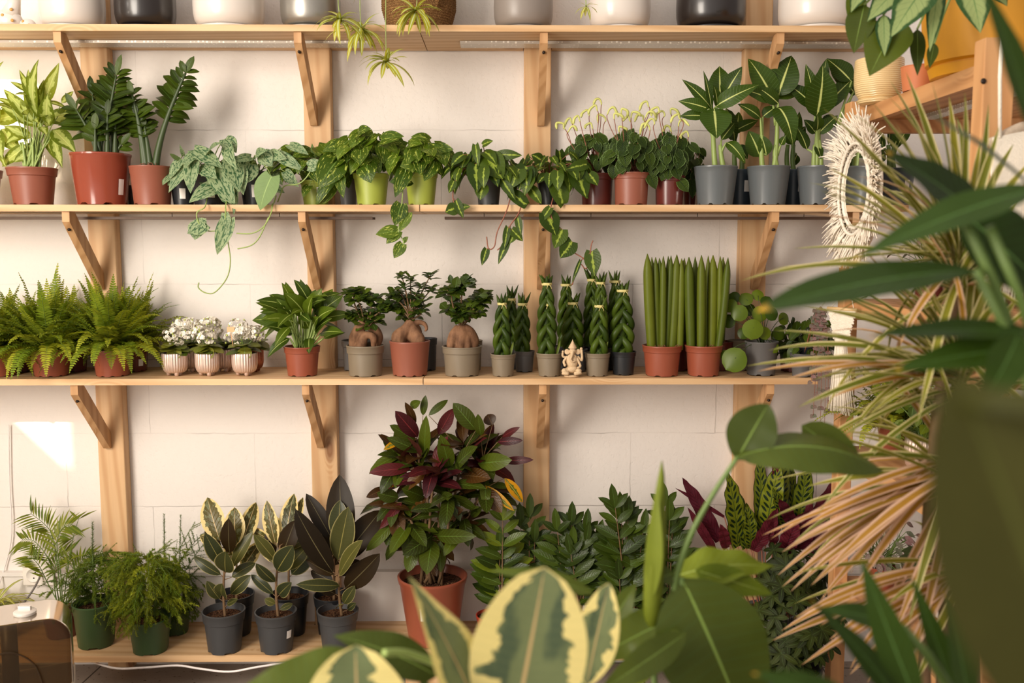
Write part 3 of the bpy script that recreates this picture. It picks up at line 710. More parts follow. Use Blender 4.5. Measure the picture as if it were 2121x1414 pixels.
# woven basket with a spider plant
def basket_mat():
    q = NT('woven_seagrass'); g = q.obj(); w = q.n('TexWave', wave_type='BANDS', bands_direction='Z'); q.t.links.new(g, w.inputs['Vector']); w.inputs['Scale'].default_value = 44; w.inputs['Distortion'].default_value = 9; w.inputs['Detail'].default_value = 3; w.inputs['Detail Scale'].default_value = 6
    nz = q.noise(q.mapping(g, (120,120,60)), 1.0, 3); c = q.mix(w.outputs['Fac'], lin((120,80,44)), lin((206,160,102))); c = q.mix(q.math('MULTIPLY', nz, .5), c, lin((150,106,64)))
    q.fin(c, .8, 0, .2); q.bump(q.math('ADD', w.outputs['Fac'], nz), .9, .006); return q.m
def basket():
    Y = -.14; zt = ZT[1]+.0005; X = at(868, 40, Y).x; r = 75/ppm(Y-.05); h = .17
    t = thing('spider_plant_basket', 'woven seagrass basket on the top shelf with a trailing spider plant', 'potted plant', (X, Y, zt))
    m = MB(); N = 26; prof = [(r*.2,.001), (r*.78,.001)]
    for i in range(N): z = .004+(h-.01)*i/(N-1); rr = r*(.83+.17*min(1, z/.07)); prof += [(rr*.985, z), (rr*1.015, z+(h-.01)/N*.5)]
    prof += [(r*.96, h), (r*.93, h-.01), (r*.93, h*.6)]
    m.lathe(prof, (X,Y,zt), 60, rib=30, ribd=.01); m.build('basket', basket_mat(), t)
    hb = MB(); x = X+.06; hb.tube([(x, Y-r*.86, zt+.06), (x+.004, Y-r*.98, zt+.09), (x+.012, Y-r, zt+.14), (x+.02, Y-r*.94, zt+.18)], .006, 8); hb.build('handle', bpy.data.materials['woven_seagrass'], t)
    ml, ms = MB(), MB()
    for i in range(44):
        a = 2*PI*i/44+R.uniform(-.1,.1); el = R.uniform(.8,1.4); leafd(ml, (X,Y,zt+h-.03), (math.cos(a)*math.cos(el), math.sin(a)*math.cos(el)-.1, math.sin(el)), (0,0,1), R.uniform(.2,.28), .013, 'strap', R.uniform(1.4,2.6), nt=9, ns=1)
    ml.v = [(x_, min(y_, -.02), z_) for x_, y_, z_ in ml.v]
    ml.build('foliage', L_SPID, t)
    # stolons arch out of the basket and hang in front of the shelf
    Yh = -.33; lm = MB()
    pl = [(748, 62, [(700,40),(675,95),(710,75),(738,118),(790,30),(800,70),(775,105),(722,130),(750,120),(690,65),(768,60)]),
          (800, 128, [(745,137),(765,158),(790,165),(840,104),(770,112),(758,126),(815,108),(806,100)]),
          (862, 22, [(820,60),(845,75),(880,35),(892,70),(835,30),(870,70),(815,45),(900,50)]),
          (705, 42, [(680,48),(672,40),(690,62),(735,30),(722,68)])]
    for i, (px, py, tips) in enumerate(pl):
        e = at(px, py, Yh); st = V((X+R.uniform(-.05,.02), Y-.05, zt+h+.01)); mid = V(((st.x+e.x)/2, Yh+.02, zt+h+.10)); 
        ms.tube(crom([st, mid, V((e.x+.004, Yh, zt+.10)), e], 6), .0013, 5)
        tips = tips+[(px+R.uniform(-58,58), py+R.uniform(-22,60)) for _ in range(17)]
        for tx, ty in tips:
            b = at(px+R.uniform(-4,4), py+R.uniform(-4,4), Yh); p = at(tx, ty, Yh+R.uniform(-.04,.03))
            leaf2(lm, b, p, V((R.uniform(-.3,.3), -.4, 1)), .0135, 'strap', R.uniform(.9,1.6), nt=8, ns=1)
    lm.build('plantlet', L_SPID, t); ms.build('runner', ST_PALE, t)
basket()
# a small plantlet spilling from the white planter
def spill():
    ml, ms = MB(), MB(); Yh = -.30
    for i in range(26):
        a = 2*PI*i/26; el = R.uniform(.6,1.3); leafd(ml, (wc.x,wc.y,wc.z+.15), (math.cos(a)*math.cos(el), math.sin(a)*math.cos(el), math.sin(el)), (0,0,1), R.uniform(.10,.15), .010, 'strap', R.uniform(1.2,2.2), nt=8, ns=1)
    e = at(1214, 14, Yh); ms.tube(crom([(wc.x-.03, wc.y-.03, wc.z+.15), (wc.x-.07, wc.y-.1, wc.z+.2), (e.x, Yh, wc.z+.14), e], 6), .0013, 5)
    for tx, ty in ((1192,32),(1203,44),(1222,46),(1236,30),(1198,8),(1230,8),(1212,36),(1240,14)): leaf2(ml, e, at(tx, ty, Yh+R.uniform(-.03,.03)), V((0,-.4,1)), .008, 'strap', 1.1, nt=7, ns=1)
    ml.v = [(x_, min(y_, -.02), z_) for x_, y_, z_ in ml.v]
    ml.build('foliage', L_SPID, wp); ms.build('runner', ST_PALE, wp)
    wp['label'] = 'white glazed planter with a small spider plantlet spilling over its left rim'
spill()

# ================================================================ second shelf
G2 = 'potted plants on the second shelf'
# 0 cut-off pot and 1 yellow-green dumb canes
def dumb_y(cx, top, rim, Y, label, px0, seed, n=22):
    t, c, r, h = shelf_pot(2, cx, top, rim, Y, 'potted_dumbcane', label, 'potted plant', P_TERRA, 'yellow-green dumb canes', lip=.22, step=.05)
    ml, ms = MB(), MB()
    hand = [(78,232,85,122,30),(90,215,124,128,26),(98,222,104,165,26),(88,240,70,148,24),(82,250,40,146,22),(100,250,165,236,34),(112,268,158,318,36),(105,270,120,332,34),(72,262,2,224,30),(70,255,8,186,28),(66,285,8,262,24),(62,300,8,345,26),(95,262,100,190,34),(60,275,14,300,28),(78,244,52,172,26),(84,262,28,240,30),(110,282,130,350,22),(70,310,30,336,22)]
    for (bx,by,tx,ty,w) in hand:
        bx += px0; tx += px0; bx += R.uniform(-4,4)
        dy = R.uniform(-.07,.05); LP(ml, bx, by, tx, ty, w, Y, dy, 'ovate', R.uniform(.5,1.0), fold=.15, nt=8, wave=.06, jit=.5)
        stem(ms, c+V((R.uniform(-.018,.018), R.uniform(-.018,.01), -.02)), at(bx, by, Y), .0032, (0,0,0), 5, 5, .0018)
    bush(ml, ms, at(78+px0, 250, Y), (.085,.06,.10), n, .07, .026, 'ovate', c+V((0,0,-.01)), down=.1, petr=.0016, hemi=-.6)
    for i in range(6):
        a = 2*PI*i/6; stem(ms, c+V((math.cos(a)*.02, math.sin(a)*.015, -.015)), c+V((math.cos(a)*.03, math.sin(a)*.02, .075)), .0052, None, 6, 4, .003)
    ml.build('foliage', L_DIEF_Y, t, clamp='plant'); ms.build('stem', ST_PALE, t, clamp='plant')
dumb_y(70, 348, 98, -.20, 'yellow-green dumb cane in a terracotta pot at the left end of the second shelf', 0, 1)
dumb_y(-48, 352, 104, -.17, 'terracotta pot cut by the left edge of the photo, left of the yellow-green dumb cane', -112, 2, 10)

def zz_plants():
    Y = -.19; t, c, r, h = shelf_pot(2, 212, 319, 121, Y, 'potted_zz_plant', 'dark ZZ plant with several thick arching shoots in a large glossy red pot', 'potted plant', P_RED, G2, taper=.8, lip=.06, step=.02, sticker=(1.15, .35, .25, .3), lobes=6)
    ml, ms = MB(), MB()
    for (bx,by,tx,ty,H,L,W,n,f,le,dyy) in [(218,318,266,140,190,48,17,13,.42,.75,-.01),(205,318,150,222,118,44,18,8,.45,.8,-.02),(208,318,180,168,150,46,19,10,.42,.35,0.02),(228,318,262,198,130,44,20,7,.45,.4,.03),(222,318,232,225,98,36,16,5,.6,.15,-.04),(238,318,246,230,88,34,15,4,.65,.1,-.03),(198,318,205,262,66,36,20,3,.6,.2,-.05),(236,318,272,290,40,34,18,2,.7,.5,-.02),(212,318,222,178,140,46,18,10,.4,.1,.05)]:
        s = ppm(Y); b = at(bx, by, Y+dyy); b.z = c.z-.02; d = V(((tx-bx)/s, R.uniform(-.02,.02), max(.02, (by-ty)/s*.8)))
        zz_shoot(ml, ms, b, d, H/s*.90, .0090, L/s, W/s, n, le, .9, .45, f)
    ml.build('foliage', L_ZZ, t, clamp='plant'); ms.build('stem', ST_DARK, t, clamp='plant')
    Y = -.20; t, c, r, h = shelf_pot(2, 316, 345, 87, Y, 'potted_zz_plant', 'dark ZZ plant with two long curved shoots in a smaller terracotta pot', 'potted plant', P_TERRA, G2, taper=.82, lip=.19, step=.02)
    ml, ms = MB(), MB(); s = ppm(Y)
    for (bx,tx,top,H,L,W,n,f,le) in [(304,272,205,150,36,17,10,.45,.55),(322,392,190,206,42,20,9,.5,1.25),(312,296,262,86,30,15,3,.8,.2),(300,282,236,108,32,15,5,.6,.5)]:
        b = at(bx, 345, Y); b.z = c.z-.01; d = V(((tx-bx)/s, -.01, (345-top)/s*.8)); zz_shoot(ml, ms, b, d, H/s, .0118, L/s, W/s, n, le, 1.0, .4, f)
    ml.build('foliage', L_ZZ, t, clamp='plant'); ms.build('stem', ST_DARK, t, clamp='plant')
    k = MB()
    for i in range(26): a = R.uniform(0, 2*PI); q = c+V((math.cos(a)*.012, math.sin(a)*.012, -.004)); stem(k, q, q+V((R.uniform(-.02,.02), R.uniform(-.02,.0), R.uniform(.0,.012))), .0012, (0,0,.008), 4, 4)
    k.build('root', ST_RED, t)
zz_plants()
t, c, r, h = shelf_pot(2, 276, 384, 26, -.09, 'small_nursery_pot', 'narrow dark grey pot glimpsed between the two ZZ plants', 'pot', P_CHAR, soil=True, fill=.85)

def silver_pothos():
    Ys = [(-.17, 381, 368, 52, P_BLACK), (-.18, 438, 362, 86, P_BLACK), (-.17, 530, 356, 66, P_BLACK)]
    data = [
     ('silver-leaved pothos in a black pot right beside the small terracotta ZZ pot', [(392,335,350,400,30),(375,330,352,372,24),(400,325,384,350,26),(372,330,352,318,10),(380,322,372,298,8)], [], .055),
     ('silver-leaved pothos with long bare trailing stems in the middle black pot', [(400,330,396,402,34),(402,310,462,350,36),(440,345,488,430,46),(460,362,490,448,44),(478,330,495,400,42),(455,385,392,422,38),(420,345,450,372,34),(500,345,505,405,30),(470,298,493,352,30),(466,288,490,318,34),(410,318,375,340,22),(520,325,478,335,20),(430,318,460,298,24)],
       [([(430,400,-.22),(425,428,-.295),(408,440,-.30),(412,462,-.30),(430,478,-.30),(470,478,-.30),(472,500,-.30),(477,540,-.30),(470,575,-.30),(445,605,-.30),(425,606,-.30),(411,596,-.30),(412,585,-.30)], [(428,464,388,484,40),(412,462,404,497,40)]),
        ([(470,410,-.26),(467,440,-.30),(468,470,-.30),(470,485,-.30)], [(474,452,450,528,36),(466,442,474,480,20)]),
        ([(572,405,-.26),(560,445,-.30),(545,470,-.30),(522,483,-.30),(490,483,-.30)], []), ([(556,450,-.30),(538,490,-.30),(520,508,-.30),(492,515,-.30)], [])], .075),
     ('silver-leaved pothos with one broad plain leaf bending over the shelf edge', [(575,320,630,355,26),(560,318,596,330,24),(590,355,620,388,24),(545,318,565,345,36),(600,300,640,322,22),(520,340,500,385,40),(530,322,556,312,22),(560,385,590,400,20)],
       [([(575,418,-.24),(582,400,-.26),(590,385,-.27),(620,380,-.27),(640,360,-.27),(645,342,-.27)], [(638,345,672,338,28)])], .07)]
    for (Y, cx, top, rim, pm), (lab, hand, vines, rx) in zip(Ys, data):
        t, c, r, h = shelf_pot(2, cx, top, rim, Y, 'potted_silver_pothos', lab, 'potted plant', pm, 'silver pothos in black pots', lip=.12, step=.02, sticker=(.25, .42, .5, .36))
        ml, ms, mp = MB(), MB(), MB()
        for (bx,by,tx,ty,w) in hand:
            LP(ml, bx, by, tx, ty, w, Y-.06, R.uniform(-.06,-.01), 'heart', R.uniform(.4,.9), fold=.1, lobe=.12, nt=8, jit=.4)
            stem(ms, c+V((R.uniform(-.02,.02), R.uniform(-.02,.01), -.01)), at(bx, by, Y-.06), .0017, (0,0,.02), 4, 5, .0013)
        bush(ml, ms, c+V((0,-.01,-.005)), (rx,.06,.055), 15, .05, .034, 'heart', c+V((0,0,-.01)), down=.6, lobe=.12)
        for pts, lv in vines: vine(ml, ms, pts, lv, .0019)
        if 'plain leaf' in lab:
            LP(mp, 562, 366, 540, 436, 56, Y-.125, .0, 'heart', .5, n=V((-.25,-1,.35)), fold=.08, lobe=.14, nt=10, tint=.5); stem(ms, c, at(562, 366, Y-.125), .0018, (0,0,.03))
            mp.build('plain_leaf', L_SILVP, t, 'plain pale green leaf')
        ml.build('foliage', L_SILVER, t, clamp='plant'); ms.build('stem', ST_PALE, t, clamp='plant')
silver_pothos()

def pothos():
    for (Y, cx, top, rim, lab, cen, rad, n, hand, vines, pm) in [
      (-.14, 655, 374, 64, 'green pothos in a pale green pot, left of the two brighter lime pots', (648,338), (.105,.08,.065), 42, [(700,350,655,432,30),(640,385,628,410,20),(600,310,580,306,18),(620,330,612,352,26),(690,372,655,432,34)], [], P_LIME),
      (-.20, 770, 360, 76, 'bushy variegated pothos in a lime green pot, left one of the lime pair', (762,320), (.115,.09,.065), 48, [(700,330,660,390,60),(720,300,668,316,32),(760,338,770,380,48),(790,290,838,284,34),(722,290,690,320,30),(700,352,712,412,26),(756,310,735,285,26),(742,276,770,268,26)], [], P_LIME),
      (-.20, 873, 358, 70, 'variegated pothos in a lime green pot with a vine hanging over the shelf edge', (868,326), (.10,.09,.058), 38, [(870,318,930,318,36),(900,335,878,376,32),(845,300,876,300,30),(880,328,828,345,50),(905,310,940,310,26),(842,350,818,410,34),(850,372,806,378,30),(890,290,850,285,24)],
        [([(866,330,-.24),(845,340,-.27),(836,380,-.285),(832,430,-.30),(828,460,-.30),(826,480,-.30),(836,500,-.30),(838,520,-.30)], [(831,422,818,468,36),(846,440,828,480,24),(822,478,778,486,30),(826,478,800,505,26),(834,505,816,535,26),(836,500,846,490,12)])], P_LIME),
      (-.10, 722, 372, 40, 'grey nursery pot half hidden between the pale green and lime pots', (722,352), (.05,.04,.03), 14, [], [], P_GREY)]:
        t, c, r, h = shelf_pot(2, cx, top, rim, Y, 'potted_pothos', lab, 'potted plant', pm, 'pothos around the lime pots', lip=.15, step=.04, sticker=(.5,.62,.5,.2) if cx == 655 else None)
        ml, ms = MB(), MB()
        bush(ml, ms, at(cen[0], cen[1], Y-.02), rad, n, .068, .050, 'heart', c+V((0,0,-.015)), down=.55, lobe=.14, bend=.9, hemi=-.35, rmin=.6)
        bush(ml, ms, at(cen[0], cen[1]+8, Y-.02), [q*.6 for q in rad], n//2, .060, .042, 'heart', c+V((0,0,-.015)), down=.4, lobe=.14, bend=.9, hemi=-.3)
        for (bx,by,tx,ty,w) in hand:
            LP(ml, bx, by, tx, ty, w, Y-.07, -.02, 'heart', R.uniform(.5,1.1), fold=.12, lobe=.14, nt=8, jit=.4)
            stem(ms, c+V((R.uniform(-.02,.02), -.01, -.01)), at(bx, by, Y-.07), .0018, (0,0,.02), 4, 5)
        for pts, lv in vines: vine(ml, ms, pts, lv, .0019)
        ml.build('foliage', L_POTH, t, clamp='plant'); ms.build('stem', ST_PALE, t, clamp='plant')
pothos()

def brasil():
    for (Y, cx, top, rim, lab, cen, rad, n, hand, vines, pm) in [
      (-.20, 1012, 362, 56, 'two-tone philodendron in a charcoal pot, left one of the trailing pair', (1005,350), (.105,.09,.06), 42, [(985,300,992,345,18),(1010,325,1042,372,52),(985,340,988,400,40),(1035,320,1082,322,22),(1000,300,1022,292,18),(960,320,935,345,26),(1000,385,995,415,30),(1075,350,1060,390,44),(1040,372,1068,415,22)],
        [([(960,350,-.27),(942,380,-.29),(938,410,-.30),(945,430,-.30)], [(945,430,922,440,28),(944,415,960,452,20),(950,430,975,428,16),(940,375,930,400,18)]),
         ([(1060,400,-.27),(1048,440,-.30),(1030,480,-.30),(1024,510,-.30),(1012,515,-.30),(1008,490,-.30)], [(1008,515,998,550,18)]),
         ([(1082,410,-.27),(1075,440,-.30),(1055,470,-.30),(1048,500,-.30),(1030,518,-.30)], [(1072,450,1080,488,16),(1052,470,1044,518,16),(1060,475,1083,500,22),(1052,498,1032,548,18),(1066,485,1056,505,18)])], P_CHAR),
      (-.19, 1136, 372, 50, 'two-tone philodendron in a black pot with two long vines hanging below the shelf', (1140,360), (.125,.09,.07), 60, [(1090,345,1076,395,46),(1150,370,1168,440,42),(1190,350,1215,412,44),(1195,340,1200,375,26),(1120,330,1100,320,22),(1220,360,1238,385,28),(1100,390,1122,424,24),(1060,400,1100,440,30),(1215,340,1170,352,24)],
        [([(1148,400,-.27),(1140,440,-.30),(1152,470,-.30),(1160,495,-.30),(1185,520,-.30),(1208,535,-.30),(1218,548,-.30),(1212,556,-.30),(1200,548,-.30),(1185,590,-.30)], [(1130,440,1152,488,44),(1165,475,1148,515,34),(1185,500,1160,535,38),(1202,540,1184,588,9),(1226,520,1232,572,36),(1140,430,1118,462,20)]),
         ([(1218,548,-.30),(1222,530,-.30),(1224,510,-.30),(1228,498,-.30)], [])], P_BLACK)]:
        t, c, r, h = shelf_pot(2, cx, top, rim, Y, 'potted_philodendron', lab, 'potted plant', pm, 'trailing two-tone philodendrons', lip=.15, step=.04)
        ml, ms = MB(), MB()
        bush(ml, ms, at(cen[0], cen[1], Y-.02), rad, n, .060, .036, 'heart', c+V((0,0,-.015)), down=.75, lobe=.12, bend=.8, hemi=-.4, rmin=.6)
        bush(ml, ms, at(cen[0], cen[1], Y-.02), [q*.6 for q in rad], n//2, .05, .032, 'heart', c+V((0,0,-.015)), down=.4, lobe=.12)
        for (bx,by,tx,ty,w) in hand:
            LP(ml, bx, by, tx, ty, w, Y-.08, -.01, 'heart', R.uniform(.4,.9), fold=.12, lobe=.12, nt=8, jit=.35)
            stem(ms, c+V((R.uniform(-.02,.02), -.01, -.01)), at(bx, by, Y-.08), .0018, (0,0,.02), 4, 5)
        for pts, lv in vines: vine(ml, ms, pts, lv, .0019)
        ml.build('foliage', L_BRAS, t, clamp='plant'); ms.build('stem', ST_RED, t, clamp='plant')
brasil()

def peperomia():
    M_SP = m_plain('pale_flower_spike', (206,208,120), .5, var=.05)
    for (Y, cx, top, rim, pm, lab, cen, rad, n, spikes) in [
      (-.15, 1236, 360, 70, P_MAROON, 'rippled peperomia in a maroon pot, leftmost of its three', (1225,315), (.055,.06,.06), 40, [(1185,262),(1196,240),(1165,256),(1232,218),(1240,205),(1215,228),(1222,255),(1248,240),(1180,245)]),
      (-.21, 1307, 358, 76, P_TERRA, 'rippled peperomia in a terracotta pot, middle of its three', (1305,315), (.075,.07,.068), 66, [(1290,225),(1300,240),(1338,210),(1275,235),(1330,240),(1285,262),(1312,232),(1345,232),(1265,225),(1340,258)]),
      (-.19, 1386, 364, 64, P_MAROON, 'rippled peperomia in a reddish pot, rightmost of its three', (1380,322), (.075,.06,.065), 60, [(1370,230),(1392,225),(1410,250),(1385,262),(1360,222),(1404,236),(1420,272),(1350,246),(1398,290)])]:
        t, c, r, h = shelf_pot(2, cx, top, rim, Y, 'potted_peperomia', lab, 'potted plant', pm, 'rippled peperomias', lip=.19, step=.05, taper=.86)
        ml, ms, mf = MB(), MB(), MB()
        bush(ml, ms, at(cen[0], cen[1], Y-.01), rad, n, .040, .036, 'heart', c+V((0,0,-.01)), down=.7, lobe=.16, bend=.4, hemi=-.75, face=1.0, petr=.0013, rmin=.7, out=.35)
        bush(ml, ms, at(cen[0], cen[1], Y), [q*.6 for q in rad], n//2, .032, .027, 'heart', c+V((0,0,-.01)), down=.7, lobe=.16, bend=.4, hemi=-.75, face=1.0, petr=.0013)
        if cx == 1386:
            for q in ((1408,375,1425,398,26),(1345,362,1358,392,26),(1430,300,1450,318,20)): LP(ml, *q, Y-.05, 0, 'heart', .4, lobe=.14)
            stem(ms, at(1390,362,Y), at(1345,364,Y-.05), .0012, (0,0,.01)); 
        for (sx, sy) in spikes:
            yy = Y+R.uniform(-.05,.04); s_ = R.choice((-1,1)); a = c+V((R.uniform(-.02,.02), R.uniform(-.02,.02), -.01))
            g = R.uniform(.6, 1.5); q1 = R.uniform(-6, 6)
            P = crom([a, at((cx*.35+sx*.65)-s_*4, sy+62, yy), at(sx-s_*6+q1, sy+22, yy), at(sx-s_*(5-q1*.4), sy+8, yy), at(sx-s_*1*g, sy, yy), at(sx+s_*8*g, sy+R.uniform(-2,9), yy), at(sx+s_*R.uniform(8,18), sy+R.uniform(8,22), yy+R.uniform(-.01,.01))], 5)
            n1 = int(len(P)*.42); ms.tube(P[:n1+1], .0013, 5); mf = MB(); mf.tube(P[n1:], [(.0020+.0024*min(1, i/(len(P)-n1)*1.4))*(1 if i < len(P)-n1-2 else .55) for i in range(len(P)-n1)], 7); mf.build('flower_spike', M_SP, t, clamp='plant')
        ml.build('foliage', L_PEP, t, clamp='plant'); ms.build('stem', ST_RED, t, clamp='plant')
    # small one behind, in the gap before the blue-grey pots
    t, c, r, h = shelf_pot(2, 1428, 378, 28, -.09, 'potted_peperomia', 'small rippled peperomia squeezed in before the first blue-grey pot', 'potted plant', P_MAROON)
    ml, ms = MB(), MB(); bush(ml, ms, at(1440,340,-.10), (.03,.04,.06), 26, .034, .028, 'heart', c+V((0,0,-.01)), down=.8, lobe=.16, bend=.4, hemi=-.8, face=1.0); LP(ml, 1432,372,1434,412,22,-.15,0,'heart',.3)
    ml.build('foliage', L_PEP, t, clamp='plant'); ms.build('stem', ST_RED, t, clamp='plant')
peperomia()

def dumb_dark():
    A = [(1477,228,1412,166,26),(1468,225,1404,210,28),(1474,225,1456,146,14),(1492,205,1490,138,46),(1500,200,1538,138,38),(1481,221,1572,177,36,{'b':1.1}),(1478,224,1484,288,66,{'y':-.03,'b':.5,'n':V((0,-1,.6))}),(1494,290,1522,254,22),(1505,295,1543,342,26,{'b':1.6}),(1458,240,1407,242,24),(1485,220,1476,175,22),(1505,225,1520,300,26,{'y':.06})]
    B = [(1604,210,1548,122,52),(1611,200,1640,116,62),(1600,208,1534,186,30),(1575,244,1526,216,26),(1580,242,1608,222,26),(1610,222,1640,304,46,{'b':1.8,'y':-.04}),(1575,325,1550,272,46),(1588,322,1576,278,30),(1600,200,1660,190,34,{'y':.04}),(1612,214,1566,180,30),(1608,240,1650,250,24),(1618,300,1628,280,16)]
    C = [(1692,243,1703,136,66,{'n':V((0,-1,.3))}),(1689,222,1626,172,34),(1702,228,1772,158,36),(1689,215,1668,132,30),(1700,180,1712,122,24),(1764,168,1712,122,44,{'y':.03,'b':.35,'s':(1735,260)}),(1768,190,1720,152,36,{'y':.06,'s':(1735,260)}),(1690,276,1664,248,24),(1694,278,1735,240,28),(1765,200,1770,150,30,{'y':.07,'s':(1738,260)}),(1692,270,1692,235,26),(1672,310,1648,262,24,{'y':.03}),(1700,250,1745,262,30,{'y':.05}),(1690,300,1700,330,20)]
    for cx, rim, leaves, canes, Y, lab in [(1481,90,A,[(1482,345,1478,250),(1500,345,1492,300)],-.21,'leftmost of the front row'), (1590,88,B,[(1603,345,1610,250),(1580,345,1578,280),(1612,345,1606,300)],-.21,'middle of the front row'), (1695,92,C,[(1691,345,1693,262),(1700,345,1696,290),(1686,345,1688,300)],-.21,'rightmost of the front row, beside the macrame mirror')]:
        t, c, r, h = shelf_pot(2, cx, 345, rim, Y, 'potted_dumbcane', 'dark dumb cane in a blue-grey pot, %s' % lab, 'potted plant', P_BLUE, 'dark dumb canes in blue-grey pots', lip=.19, step=.01, taper=.8, notch=True, lobes=7)
        dumbcane(t, c, r, leaves, L_DIEF_D, Y, canes)
    for cx, rim, lab, lv in [(1532,60,'just behind the leftmost front pot',[(1520,290,1500,240,28),(1522,280,1530,232,26),(1530,300,1548,330,22),(1525,270,1570,250,24)]), (1642,58,'just behind the middle front pot',[(1640,300,1630,262,26),(1645,290,1668,262,24),(1640,285,1655,230,26),(1650,320,1640,345,20)])]:
        Y = -.10; t, c, r, h = shelf_pot(2, cx, 352, rim, Y, 'potted_dumbcane', 'dumb cane in a dark blue-grey pot %s' % lab, 'potted plant', P_NAVY, 'back row dumb canes', lip=.17, step=.01, taper=.82, sticker=(.3,.55,.5,.3))
        dumbcane(t, c, r, lv, L_DIEF_D, Y, [(cx-8,350,cx-10,300),(cx+4,350,cx+2,300)], stems=ST_GREEN)
    # behind the macrame mirror
    for cx, lab, lv in [(1775,'half hidden behind the macrame mirror',[(1780,300,1770,250,30),(1790,290,1800,240,26),(1770,310,1755,270,26),(1785,300,1810,270,22)]), (1848,'right of the macrame mirror, seen through the dracaena blades',[(1830,310,1815,262,14),(1825,300,1808,250,10),(1840,300,1838,245,12),(1850,310,1868,258,26),(1860,300,1890,250,24),(1835,320,1790,330,30)])]:
        Y = -.19; t, c, r, h = shelf_pot(2, cx, 350, 84, Y, 'potted_dumbcane', 'dark dumb cane %s' % lab, 'potted plant', P_NAVY, 'dumb canes at the right end of the second shelf', lip=.17, step=.01, taper=.82, sticker=(.35,.55,.3,.25))
        dumbcane(t, c, r, lv, L_DIEF_D, Y, [(cx-6,350,cx-8,300),(cx+6,350,cx+4,300)], stems=ST_GREEN)
dumb_dark()
# ================================================================ third shelf
def ferns():
    for cx, top, rim, Y, lab, cxf, n, L, pm in [
      (-8, 722, 90, -.20, 'fern in an orange pot cut by the left edge of the photo', 0, 60, .22, P_ORANGE),
      (42, 716, 64, -.10, 'fern in a maroon pot in the back row at the far left end', 46, 34, .2, P_MAROON),
      (106, 722, 80, -.20, 'large bright fern in an orange pot, under the left bracket of the third shelf', 106, 100, .23, P_ORANGE),
      (152, 716, 60, -.10, 'fern in a maroon pot in the back row between the two large front ferns', 152, 34, .2, P_MAROON),
      (233, 722, 80, -.20, 'large fern in an orange pot standing left of the silver kalanchoe pots', 236, 110, .23, P_ORANGE),
      (276, 712, 64, -.10, 'fern in a maroon pot in the back row nearest the kalanchoes', 280, 44, .22, P_MAROON)]:
        t, c, r, h = shelf_pot(3, cx, top, rim, Y, 'potted_fern', lab, 'potted plant', pm, 'ferns on the third shelf', lip=.22, step=.02, taper=.82, lobes=9, sticker=(.9,.35,.35,.25) if cx == 276 else None)
        ml, ms = MB(), MB(); fern(ml, ms, c+V((0,0,-.01)), n, L, rise=(.35, 1.45))
        fern(ml, ms, c+V((0,0,.01)), n//3, L*.75, rise=(1.0, 1.5))
        # a few fronds drooping over the front of the pot
        for a in ((-2.2, -1.9, -1.2, -.9) if Y < -.15 else ()):
            fern(ml, ms, c+V((math.cos(a)*.02, math.sin(a)*.02, 0)), 1, L*.8, az=lambda i: a, rise=(.35,.6))
        if cx == 106: fern(ml, ms, c, 3, .30, az=lambda i: 1.5, rise=(1.35, 1.5))
        ml.build('foliage', L_FERN, t, clamp='plant'); ms.build('stem', ST_GREEN, t, clamp='plant')
ferns()
